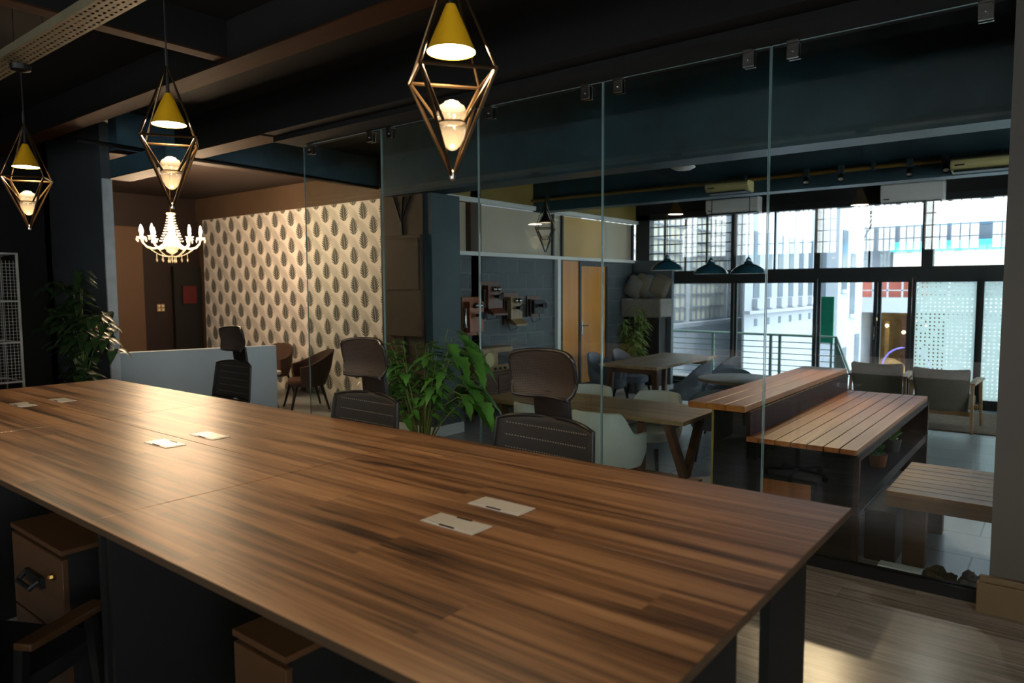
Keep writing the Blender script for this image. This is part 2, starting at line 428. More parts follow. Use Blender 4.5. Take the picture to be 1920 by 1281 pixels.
fr = frond(0.5, 0.12, 0.75, 0.2, 0.1).max(frond(0.0, 0.62, 0.75, 0.2, 0.1))
nn = noise(nt, raw, 2.2, 2)
base = mixc(nt, fr*(nn*1.1), lin(230, 224, 216), lin(112, 106, 98))
c = mixc(nt, dark*0.92, base, lin(44, 50, 42))
nt.links.new(c, bs.inputs['Base Color']); bs.inputs['Roughness'].default_value = 0.7
M['wallpaper'] = m

# woven mesh of the office chairs (honeycomb of small openings) and rows of slits painted pale as if light came through
def chairmesh(name, slits):
    m, nt, bs, out = newmat(name)
    raw = coords(nt); x, y, z = sep(nt, raw)
    k = 2*PI/0.019
    d = ((x*k).sin()*(z*k*1.0).sin()+((x*k*0.5+z*k*0.5).sin()*0.0))
    hole = d.abs().gt(0.58)
    c = mixc(nt, hole*1.0, lin(13, 12, 11), lin(66, 50, 37))
    bs.inputs['Roughness'].default_value = 0.7
    if slits:
        rowp = (((z-x*x*0.12)/0.075).fract()-0.5).abs().lt(0.045)
        dash = ((x*(2*PI/0.02)).sin()).gt(-0.2)*x.abs().lt(0.31)
        c = mixc(nt, hole*0.5, lin(12, 11, 10), lin(34, 30, 24)); c = mixc(nt, rowp*dash, c, lin(112, 106, 92))
        nt.links.new(c, bs.inputs['Base Color'])
        t = nt.nodes.new('ShaderNodeBsdfTransparent')
        mx = nt.nodes.new('ShaderNodeMixShader'); nt.links.new((rowp*dash*0.25).s, mx.inputs[0])
        nt.links.new(bs.outputs[0], mx.inputs[1]); nt.links.new(t.outputs[0], mx.inputs[2])
        nt.links.new(mx.outputs[0], out.inputs[0])
    else:
        nt.links.new(c, bs.inputs['Base Color'])
    return m
M['headmesh'] = chairmesh('headrest_mesh', False)
M['backmesh'] = chairmesh('backrest_mesh', True)

# perforated sheet of the cable tray: slots are open
m, nt, bs, out = newmat('perforated_tray_sheet')
raw = coords(nt, True); x, y, z = sep(nt, raw)
sl = ((x/0.055).fract()-0.5).abs().lt(0.27)*((y/0.035).fract()-0.5).abs().lt(0.2)
bs.inputs['Base Color'].default_value = lin(150, 140, 112); bs.inputs['Metallic'].default_value = 0.3; bs.inputs['Roughness'].default_value = 0.5
t = nt.nodes.new('ShaderNodeBsdfTransparent'); mx = nt.nodes.new('ShaderNodeMixShader'); nt.links.new(sl.s, mx.inputs[0])
nt.links.new(bs.outputs[0], mx.inputs[1]); nt.links.new(t.outputs[0], mx.inputs[2]); nt.links.new(mx.outputs[0], out.inputs[0])
M['tray'] = m

# frosted film with clear dots on the sliding door
m, nt, bs, out = newmat('dotted_frosted_film'); nt.nodes.remove(bs)
raw = coords(nt, True); x, y, z = sep(nt, raw)
du = ((x/0.055).fract()-0.5); dv = ((z/0.055).fract()-0.5)
r2 = du*du+dv*dv
hh = (((x/0.055).floor()*12.99+(z/0.055).floor()*78.2).sin()*43758.5).fract()
dot = r2.lt(0.04)*hh.lt(0.9)
tr = nt.nodes.new('ShaderNodeBsdfTranslucent'); tr.inputs[0].default_value = (0.74, 0.86, 0.84, 1)
df = nt.nodes.new('ShaderNodeBsdfDiffuse'); df.inputs[0].default_value = (0.5, 0.56, 0.55, 1)
tp = nt.nodes.new('ShaderNodeBsdfTransparent'); tp.inputs[0].default_value = (0.95, 0.97, 0.97, 1)
a1 = nt.nodes.new('ShaderNodeMixShader'); a1.inputs[0].default_value = 0.15
nt.links.new(tr.outputs[0], a1.inputs[1]); nt.links.new(df.outputs[0], a1.inputs[2])
a2 = nt.nodes.new('ShaderNodeMixShader'); a2.inputs[0].default_value = 0.12
nt.links.new(a1.outputs[0], a2.inputs[1]); nt.links.new(tp.outputs[0], a2.inputs[2])
a3 = nt.nodes.new('ShaderNodeMixShader'); nt.links.new(dot.s, a3.inputs[0])
nt.links.new(a2.outputs[0], a3.inputs[1]); nt.links.new(tp.outputs[0], a3.inputs[2])
nt.links.new(a3.outputs[0], out.inputs[0])
M['dots'] = m
M['frost_band'] = clearglass('ribbed_upper_glass', (0.55, 0.52, 0.46, 1), 0.05, 0.25, 0.7, (0.72, 0.66, 0.52, 1))
M['amber_band'] = clearglass('glow_tinted_glass', (0.6, 0.5, 0.3, 1), 0.05, 0.25, 0.7, (0.9, 0.62, 0.26, 1))  # golden light above the oak door put into the pane colour
M['glass_fac'] = clearglass('tinted_facade_glass', (0.9, 0.94, 0.94, 1), 0.04)
# exterior
M['ext_white'] = plain('white_render', lin(160, 166, 178), 0.8, 0, 0.04, 1.0)
M['ext_pale'] = plain('pale_grey_render', lin(206, 212, 220), 0.8, 0, 0.04, 1.0)
M['ext_win'] = plain('dark_window_glass', lin(96, 108, 122), 0.2, 0, 0.15, 2)
M['ext_winl'] = plain('pale_window_glass', lin(226, 222, 206), 0.2, 0, 0.15, 1)
M['ext_steel'] = plain('green_grey_railing', lin(104, 132, 124), 0.45)
M['ext_green'] = plain('bottle_green_board', lin(0, 140, 112), 0.5)
M['ext_blue'] = plain('sky_blue_fascia', lin(70, 170, 214), 0.5)
M['ext_red'] = plain('brick_red_cladding', lin(186, 104, 92), 0.7)
M['ext_gold'] = plain('golden_shop_wall', lin(150, 112, 58), 0.6, 0, 0.4, 2)
M['ext_ground'] = plain('courtyard_paving', lin(130, 132, 134), 0.8)
M['sand'] = plain('golden_sacking', lin(112, 84, 46), 0.8)
M['hoop'] = plain('violet_hoop', lin(120, 110, 230), 0.4)
# ------------------------------------------------------------------ the setting
ZC = 3.58          # ceiling
GY = 4.45          # glass partition plane
struct('floor', MB().bx(-10.2, 3.0, -3.1, 4.42, -0.12, 0.0), M['boards'], 'grey-brown wooden board floor of the office')
struct('floor.001', MB().bx(-13.2, 3.0, 4.42, 11.6, -0.12, 0.0), M['tile'], 'pale stone tile floor behind the glass partition')
struct('floor.002', MB().bx(-13.2, -8.5, 3.6, 4.42, -0.12, 0.0), M['tile'])
struct('ceiling', MB().bx(-13.2, 3.0, -3.1, 11.6, ZC, ZC+0.15), M['ceil'], 'black painted ceiling')
struct('upper_sky_blocker', MB().bx(-24, 14, -3.2, 11.7, ZC+0.16, 16), M['ext_pale'])  # unseen mass added over the ceiling to shade the courtyard
# back wall with a row of small high windows (seen mirrored in the glass)
WX = [(-5.62, -5.28), (-5.07, -4.75), (-4.6, -4.28), (-4.24, -3.93), (-3.9, -3.6), (-3.56, -3.33), (-3.28, -2.96), (-2.77, -2.42), (-2.38, -2.13), (-2.09, -1.79), (-1.75, -1.46), (-1.42, -1.07), (-0.92, -0.58), (-0.5, -0.2), (0.0, 0.4), (0.5, 0.9), (1.0, 1.4)]
W0, W1 = 2.23, 2.94
b = MB()
b.bx(-10.2, 3.0, -3.25, -3.1, 0, W0).bx(-10.2, 3.0, -3.25, -3.1, W1, ZC)
px = -10.2
for a, c in WX: b.bx(px, a, -3.25, -3.1, W0, W1); px = c
b.bx(px, 3.0, -3.25, -3.1, W0, W1)
struct('wall_back', b, M['void'])
n = 0
for a, c in WX:
    n += 1
    t = thing('window_%d' % (n+20), None, None, ((a+c)/2, -3.17, W0)); t['kind'] = 'structure'; w = (c-a)/2
    MB().bx(-w, w, -0.004, 0.004, 0, W1-W0).build('pane', M['glass_win'], t)
    g = MB()
    for q in (-0.33, 0.33): g.bx(w*q*1.0-0.006, w*q+0.006, -0.015, 0.015, 0, W1-W0)
    for q in (0.25, 0.5, 0.75): g.bx(-w, w, -0.012, 0.012, q*(W1-W0)-0.006, q*(W1-W0)+0.006)
    g.build('muntins', M['grey_frame'], t)
struct('wall_right', MB().bx(3.0, 3.15, -3.25, -2.3, 0, ZC).bx(3.0, 3.15, 0.1, 5.8, 0, ZC).bx(3.0, 3.15, 8.2, 11.6, 0, ZC).bx(3.0, 3.15, 5.8, 8.2, 0, 0.7).bx(3.0, 3.15, 5.8, 8.2, 2.6, ZC).bx(3.0, 3.15, -2.3, 0.1, 0, 1.1).bx(3.0, 3.15, -2.3, 0.1, 2.5, ZC), M['void'])
t = thing('window_20', None, None, (3.06, -1.1, 1.1)); t['kind'] = 'structure'
MB().bx(-0.004, 0.004, -1.2, 1.2, 0, 1.4).build('pane', M['glass_win'], t)
g = MB()
for y in (-1.17, 0, 1.17): g.bx(-0.03, 0.03, y-0.03, y+0.03, 0, 1.4)
g.build('frame', M['grey_frame'], t)
struct('wall_left', MB().bx(-10.35, -10.2, -3.25, 3.487, 0, ZC), M['void'])
struct('wall_return', MB().bx(-10.2, -8.65, 3.487, 3.588, 0, ZC), M['wall_dark'], 'slate painted wall left of the opening')
struct('trim_1', MB().bx(-8.65, -8.62, 3.485, 3.59, 0.0, 2.95), M['end_white'], 'white end face of the slate wall')
# low half wall closing the end of the office
A, Bp = Vector((-8.64, 3.592, 0)), Vector((-8.10, 5.30, 0))
d = (Bp-A).normalized(); nrm = Vector((-d.y, d.x, 0))
q = [A, Bp, Bp+nrm*0.11, A+nrm*0.11]
struct('wall_half', MB().prism([(p.x, p.y) for p in q], 0, 0.965, 'XY'), M['greyblue'], 'waist-high pale slate half wall behind the long desk', bevel=0.006)
# chandelier lounge: wallpaper wall, brown upper wall, side walls
struct('wall_wallpaper', MB((-10.4, 7.0, 0)).bx(-13.0, -7.9, 7.0, 7.02, 0.0, 3.0), M['wallpaper'], 'wallpapered wall with dark leaves over pale fronds')
struct('wall_lounge', MB().bx(-13.2, -6.2, 7.021, 7.2, 0, ZC).bx(-7.9, -6.2, 6.99, 7.021, 0, ZC).bx(-13.2, -7.9, 6.98, 7.021, 3.0, ZC), M['brown_wall'])
struct('wall_far', MB().bx(-13.35, -13.2, 3.4, 7.2, 0, ZC), M['maroon'])
struct('wall_far.001', MB().bx(-13.2, -13.0, 5.0, 5.87, 0, 2.8), M['tan_wall'], 'tan painted wall block in the far corner of the lounge')
struct('wall_far.002', MB().bx(-13.2, -13.1, 6.46, 6.98, 0, 2.12), M['black'], 'black doorway beside the leaf wallpaper')
struct('wall_lounge_front', MB().bx(-13.2, -10.2, 3.42, 3.48, 0, ZC), M['void'])
struct('ceiling.001', MB().bx(-13.2, -8.2, 3.85, 7.0, 3.4, 3.42), M['maroon'], 'brown painted lower ceiling of the lounge')
s = thing('light_switch', 'small brass double switch plate on the dark maroon wall below the chandelier', 'switch', (-13.19, 6.24, 1.36))
MB().bx(0, 0.012, -0.07, 0.07, -0.07, 0.07).build('plate', M['brass'], s, bevel=0.003)
for i in (-1, 1):
    for k in (-1, 1): MB().bx(0.012, 0.02, i*0.035-0.018, i*0.035+0.018, k*0.035-0.02, k*0.035+0.02).build('rocker', M['skirt_white'], s)
s = thing('wall_sign', 'small red sign in the black doorway beside the wallpaper', 'sign', (-13.09, 6.74, 1.56))
MB().bx(0, 0.02, -0.13, 0.13, -0.13, 0.2).build('sign_face', M['red_sign'], s)
MB().bx(0.0, 0.024, -0.145, 0.145, -0.15, -0.13).build('sign_frame', M['black'], s)
t = thing('window_19', None, None, (3.06, 7.0, 0.7)); t['kind'] = 'structure'  # unseen window added for daylight on the bar and air conditioners
MB().bx(-0.004, 0.004, -1.2, 1.2, 0, 1.9).build('pane', M['glass_win'], t)
g = MB()
for y in (-1.17, 0, 1.17): g.bx(-0.03, 0.03, y-0.03, y+0.03, 0, 1.9)
g.build('frame', M['grey_frame'], t)
# beams of the office
struct('trim_2', MB().bx(-10.2, 3.0, 2.79, 2.99, 3.31, ZC), M['ceil'], 'black ceiling beam over the far side of the desk')
struct('trim_18', MB().bx(-10.2, 3.0, 2.79, 2.99, 3.3, 3.31), M['soffit'], 'underside of the ceiling beam over the desk, coloured as if lamp-lit')
struct('trim_3', MB().bx(-4.87, -4.75, -3.1, 2.79, 3.33, ZC), M['ceil'], 'black cross beam above the middle pendant')
struct('trim_19', MB().bx(-4.87, -4.75, -3.1, 2.79, 3.32, 3.33), M['soffit'])
struct('trim_4', MB().bx(-8.0, 3.0, 4.02, 4.3, 3.21, ZC), M['ceil'], 'ceiling beam in front of the glass partition')
struct('trim_20', MB().bx(-8.0, -6.3, 4.02, 4.3, 3.2, 3.21), M['soffit'])
struct('trim_5', MB().bx(-6.3, 3.0, 4.16, 4.52, 3.155, 3.2).bx(-6.3, 3.0, 4.30, 4.52, 3.2, ZC), M['ceil'], 'dark soffit board the glass hangs from')
struct('trim_6', MB().bx(-8.2, -8.0, 3.4, 7.0, 3.18, ZC).bx(-8.75, -7.35, 3.592, 3.85, 2.975, 3.17), M['blue_light'], 'petrol blue beam crossing into the lounge')
struct('trim_21', MB().bx(-8.2, -8.0, 3.4, 7.0, 3.17, 3.18).bx(-8.75, -7.35, 3.592, 3.85, 2.965, 2.975), M['soffit_dark'])
p = MB(); p.tube([(-7.985, 3.0, 3.22), (-7.985, 7.0, 3.15)], 0.022, 8)
tag(p.build('conduit_pipe', M['black'], smooth=True), 'black conduit running along the petrol blue beam edge', 'pipe')
# structural column and the long blue beam behind the glass
struct('wall_column', MB().bx(-6.42, -5.6, 5.66, 6.12, 0, 2.75), M['blue_col'], 'slate column behind the glass partition')
struct('wall_column.001', MB().bx(-6.42, -5.72, 5.64, 5.66, 0.12, 2.75), M['brown_wall'])
sk = MB()
for (x0, x1, y0, y1) in ((-6.44, -5.58, 5.625, 5.66), (-5.6, -5.575, 5.625, 6.14)):
    sk.bx(x0, x1, y0, y1, 0, 0.1); sk.bx(x0+0.004, x1-0.004, y0+0.006, y1-0.002, 0.1, 0.125)
struct('baseboard_column', sk, M['skirt_white'], 'white skirting round the slate column', bevel=0.004)
struct('trim_7', MB().bx(-6.42, 3.0, 5.66, 5.98, 2.77, ZC), M['blue_beam'], 'petrol blue downstand beam behind the glass')
struct('trim_8', MB().bx(-6.2, 3.0, 8.36, 8.6, 2.79, ZC), M['blue_beam'], 'second petrol blue beam nearer the windows')
struct('trim_9', MB().bx(-3.42, -3.3, 5.98, 8.36, 3.2, ZC), M['beam'])
struct('trim_10', MB().bx(-1.52, -1.4, 5.98, 8.36, 3.2, ZC), M['beam'])
cb = MB()
cb.tube([(-6.02, 5.63, 2.74), (-6.05, 5.63, 2.5), (-6.03, 5.63, 2.2), (-6.03, 5.63, 1.0), (-6.0, 5.63, 0.3)], 0.012, 6)
cb.tube([(-6.18, 5.63, 2.74), (-6.06, 5.63, 2.45)], 0.01, 6); cb.tube([(-5.9, 5.63, 2.74), (-6.04, 5.63, 2.5)], 0.01, 6)
tag(cb.build('wall_cable', M['cable'], smooth=True), 'dark cables joining in a Y down the front of the slate column', 'cable')
s = thing('distribution_board', 'flat grey electrical panel on the front of the slate column', 'electrical panel', (-6.02, 5.64, 1.3))
MB().bx(-0.3, 0.3, -0.04, 0.0, -0.15, 1.0).build('panel_box', M['brown_wall'], s, bevel=0.006)
MB().bx(-0.27, 0.27, -0.052, -0.04, 0.38, 0.96).build('panel_door', M['brown_wall'], s, bevel=0.004)
# right hand pier
struct('wall_pier', MB().bx(-0.275, 3.0, 4.33, 4.75, 0, ZC), M['pier'], 'taupe pier at the right edge')
sk = MB(); sk.bx(-0.325, 3.0, 4.295, 4.33, 0, 0.165); sk.bx(-0.315, 3.0, 4.303, 4.33, 0.165, 0.2); sk.bx(-0.325, -0.275, 4.33, 4.42, 0, 0.165)
struct('baseboard_right', sk, M['skirt_cream'], 'tall cream skirting of the right pier', bevel=0.005)

# brick side wall with high glazed band, oak door
YB0, YB1, ZB0, ZB1 = 6.5, 11.5, 2.15, 2.84
b = MB(); b.bx(-6.4, -6.2, 6.12, 9.55, 0, ZB0); b.bx(-6.4, -6.2, 10.43, 11.6, 0, ZB0); b.bx(-6.4, -6.2, 9.55, 10.43, 2.1, ZB0)
struct('wall_brick', b, M['brick'], 'grey painted block wall with old telephones')
b = MB(); b.bx(-6.4, -6.2, 6.12, 11.6, ZB1, ZC); b.bx(-6.2, -5.9, 6.12, 8.36, 3.2, ZC)
struct('wall_brick.001', b, M['olive'], 'olive painted strip above the high glazed band')
b = MB(); b.bx(-6.4, -6.2, 6.12, YB0, ZB0, ZB1)
struct('wall_brick.002', b, M['olive'])
struct('trim_11', MB().bx(-6.2, -6.13, YB0, YB1, ZB0-0.03, ZB0+0.02), M['skirt_white'], 'pale ledge under the high glazed band')
struct('trim_12', MB().bx(-6.2, -6.15, YB0, YB1, ZB1-0.03, ZB1+0.03), M['skirt_white'])
w = thing('window_1', 'long band of high obscured glazing above the block wall', None, (-6.3, 9.0, ZB0)); w['kind'] = 'structure'
MB().bx(-0.01, 0.01, YB0-9, 0.2, 0.02, ZB1-ZB0-0.03).build('pane', M['frost_band'], w)
MB().bx(-0.01, 0.01, 0.2, 1.42, 0.02, ZB1-ZB0-0.03).build('pane', M['amber_band'], w)
MB().bx(-0.01, 0.01, 1.42, YB1-9, 0.02, ZB1-ZB0-0.03).build('pane', M['frost_band'], w)
g = MB()
for y in (6.52, 8.95, 9.2, 11.45): g.bx(-0.03, 0.05, y-9-0.02, y-9+0.02, 0.02, ZB1-ZB0-0.03)
g.build('frame', M['grey_frame'], w)
d1 = thing('door_1', 'honey oak door with a dark frame in the block wall', None, (-6.2, 9.98, 0.0)); d1['kind'] = 'structure'
MB().bx(-0.06, 0.012, -0.37, 0.40, 0.15, 2.04).build('door_leaf', M['door_oak'], d1, bevel=0.004)
f = MB(); f.bx(-0.08, 0.03, -0.43, -0.37, 0.1, 2.1); f.bx(-0.08, 0.03, 0.40, 0.45, 0.1, 2.1); f.bx(-0.08, 0.03, -0.37, 0.40, 2.04, 2.1); f.bx(-0.08, 0.03, -0.37, 0.40, 0.1, 0.15)
f.build('door_frame', M['grey_frame'], d1)
h = MB(); h.bx(0.012, 0.02, -0.345, -0.31, 0.94, 1.14); h.tube([(0.02, -0.325, 1.08), (0.06, -0.325, 1.08), (0.06, -0.22, 1.08)], 0.009, 8)
h.build('door_handle', M['steel'], d1, smooth=True)
struct('trim_13', MB().bx(-6.2, -6.185, 9.09, 9.545, 0.1, 2.11), M['door_oak'], 'honey oak side panel beside the door')
struct('trim_14', MB().bx(-6.2, -6.14, 8.9, 8.98, 0, 2.13), M['skirt_white'], 'white upright pipe casing left of the oak panel')
struct('trim_15', MB().bx(-6.2, -5.85, 9.05, 10.5, 0, 0.1), M['cab_wood'], 'wooden threshold step under the oak door')
struct('trim_16', MB().bx(-6.2, -6.17, 8.99, 9.08, 0.1, 2.13), M['black'])

# glass partition
JX = [-6.21, -5.03, -3.855, -2.68, -1.497, -0.275]
for i in range(5):
    x0, x1 = JX[i]+0.003, JX[i+1]-0.003
    t = thing('window_%d' % (i+2), 'full-height frameless glass partition panel', None, ((x0+x1)/2, GY, 0)); t['kind'] = 'structure'
    w = (x1-x0)/2
    MB().bx(-w+0.004, w-0.004, -0.006, 0.006, 0.06, 3.15).build('pane', M['glass'], t)
    e = MB(); e.bx(-w, -w+0.0035, -0.006, 0.006, 0.06, 3.15)
    if i < 4: e.bx(w-0.0035, w, -0.006, 0.006, 0.06, 3.15)
    e.bx(-w, w, -0.006, 0.006, 3.15, 3.153)
    e.build('polished_edge', M['glass_edge'], t)
    for sx in (-1, 1):
        cx = sx*(w-0.13)
        c = MB(); c.bx(cx-0.035, cx+0.035, -0.04, 0.04, 3.135, 3.155); c.bx(cx-0.035, cx+0.035, -0.03, -0.014, 3.05, 3.135); c.bx(cx-0.035, cx+0.035, 0.014, 0.03, 3.05, 3.135)
        c.ball((cx, -0.033, 3.09), 0.009, 8)
        c.build('clamp', M['steel'], t, bevel=0.003)
struct('trim_17', MB().bx(-6.21, -0.275, GY-0.035, GY-0.012, 0, 0.065).bx(-6.21, -0.275, GY+0.012, GY+0.035, 0, 0.065).bx(-6.21, -0.275, GY-0.012, GY+0.012, 0, 0.055), M['black'], 'black floor channel holding the glass')

# window wall
FY = 11.5
G = M['grey_frame']
zt0, zt1 = 1.81, 1.97
f = MB()
f.bx(-6.2, 3.0, FY-0.05, FY+0.12, zt0, zt1)
f.bx(-6.2, 3.0, FY-0.05, FY+0.12, -0.1, 0.06)
f.bx(-6.2, 3.0, FY-0.05, FY+0.12, 2.87, 2.97)
f.bx(-6.2, -5.93, FY-0.05, FY+0.12, 0, 2.97)
for x in (-1.62, 0.4, 2.9): f.bx(x-0.07, x+0.07, FY-0.05, FY+0.12, zt1, 2.9)
for x in (-4.4, -3.09): f.bx(x-0.045, x+0.045, FY-0.05, FY+0.12, zt1, 2.9)
struct('wall_facade', f, G, 'charcoal frame of the window wall')
struct('wall_facade.001', MB().bx(-6.2, 3.0, FY-0.06, FY+0.1, 2.97, ZC), M['void'], 'dark bulkhead above the window wall')
struct('wall_facade.002', MB().bx(-5.93, -5.72, FY-0.04, FY+0.1, 0.06, zt0), M['blue_col'])
wins = [(-5.93, -4.445), (-4.355, -3.135), (-3.045, -1.69), (-1.55, 0.33), (0.47, 2.83)]
for i, (a, c) in enumerate(wins):
    t = thing('window_%d' % (i+7), 'upper pane of the window wall', None, ((a+c)/2, FY, zt1)); t['kind'] = 'structure'; w = (c-a)/2
    MB().bx(-w, w, -0.005, 0.005, 0, 2.9-zt1).build('pane', M['glass_fac'], t)
    if i == 0:
        g = MB()
        for k in range(1, 6): g.bx(-w, w, -0.02, 0.02, k*0.155-0.008, k*0.155+0.008)
        for q in (-0.62, -0.1, 0.42): g.bx(q*w-0.012, q*w+0.012, -0.022, 0.022, 0, 2.9-zt1)
        g.build('muntins', G, t)
    if i in (1, 2):
        g = MB(); g.bx(-0.012, 0.012, -0.02, 0.02, 0, 2.9-zt1); g.build('muntins', G, t)
# sliding glazed doors below the transom
leaves = [(-5.72, -4.36, 'clear'), (-4.44, -3.09, 'clear'), (-3.09, -2.2, 'clear'), (-2.29, -1.80, 'clear'), (-1.8, -0.98, 'dots'), (-0.98, 0.4, 'dots'), (0.4, 2.95, 'clear')]
for i, (a, c, k) in enumerate(leaves):
    t = thing('door_%d' % (i+2), 'sliding glazed door leaf of the window wall', None, ((a+c)/2, FY+(0.0 if i % 2 else 0.06), 0.06)); t['kind'] = 'structure'; w = (c-a)/2
    hh = zt0-0.06
    g = MB(); s = 0.045
    g.bx(-w, -w+s, -0.025, 0.025, 0, hh); g.bx(w-s, w, -0.025, 0.025, 0, hh); g.bx(-w+s, w-s, -0.025, 0.025, 0, 0.07); g.bx(-w+s, w-s, -0.025, 0.025, hh-0.06, hh)
    g.build('frame', G, t)
    MB().bx(-w+s, w-s, -0.004, 0.004, 0.07, hh-0.06).build('pane', M['dots'] if k == 'dots' else M['glass_fac'], t)
    if i in (1, 2, 3): MB().bx(w-0.035 if i == 1 else -w+0.01, w-0.01 if i == 1 else -w+0.035, -0.04, -0.025, 0.85, 1.05).build('pull_handle', M['steel'], t)
# ------------------------------------------------------------------ long bank of desks
DS = 0.77
desks = [(-3.136*DS, -0.702*DS), (-5.578*DS, -3.136*DS), (-8.012*DS, -5.578*DS)]
DT = 1.7-0.95*DS; DB = DT-0.022
where = ['right end of the long bank', 'middle of the long bank', 'far left end of the long bank']
for i, (x0, x1) in enumerate(desks):
    for r, (y0, y1, side) in enumerate(((1.147*DS, 2.188*DS, 'camera side'), (2.19*DS, 3.23*DS, 'glass side'))):
        cx, cy = (x0+x1)/2, (y0+y1)/2
        o = (cx, cy, 0)
        t = thing('desk', 'walnut laminate desk, %s, %s' % (where[i], 'viewer side' if r == 0 else 'glass side'), 'desk', o, 0, 'desks of the long bank')
        MB().bx(x0-cx+0.001, x1-cx-0.001, y0-cy, y1-cy-0.0005, DB, DT).build('tabletop', M['desk'], t, bevel=0.002)
        e = MB()
        ye = y0-cy-0.0015 if r == 0 else y1-cy
        e.bx(x0-cx+0.001, x1-cx-0.001, ye, ye+0.0015, DB, DT-0.0005)
        if i == 0: e.bx(x1-cx-0.001, x1-cx+0.0005, y0-cy, y1-cy-0.001, DB, DT-0.0005)
        e.build('edge_band', M['desk_edge'], t)
        for sx in (x0-cx+0.02, x1-cx-0.045):
            ya, yb = ((0.045, 0.64) if r == 0 else (0.06, 0.37))
            MB().bx(sx, sx+0.025, y0-cy+ya, y0-cy+yb, 0.0, DB).build('leg_panel', M['black'], t)
        fr = MB(); yy = (y0+0.07 if r == 0 else y1-0.1)-cy
        fr.bx(x0-cx+0.045, x1-cx-0.045, yy, yy+0.03, DB-0.05, DB)
        yy = (y1-0.05 if r == 0 else y0+0.015)-cy
        fr.bx(x0-cx+0.045, x1-cx-0.045, yy, yy+0.03, DB-0.05, DB)
        fr.build('under_frame', M['black'], t)
        gx, gy = 0.005, (2.048*DS if r == 0 else 2.338*DS)-cy
        fl = MB().bx(gx-0.109, gx+0.109, gy-0.048, gy+0.048, DT, DT+0.0028).build('cable_flap', M['grommet'], t, bevel=0.0012)
        fl['label'] = 'silver cable flap'
        MB().bx(gx-0.098, gx+0.098, gy-0.038, gy+0.038, DT+0.0028, DT+0.0042).build('lid', M['grommet'], fl, bevel=0.001)
        MB().bx(gx-0.03, gx+0.03, gy-0.0455, gy-0.0385, DT+0.0022, DT+0.005).build('cable_slot', M['black'], fl)
        if r == 0: MB().bx(gx-0.03, gx+0.03, gy+0.0345, gy+0.0445, DT+0.0022, DT+0.005).build('cable_slot', M['black'], fl)

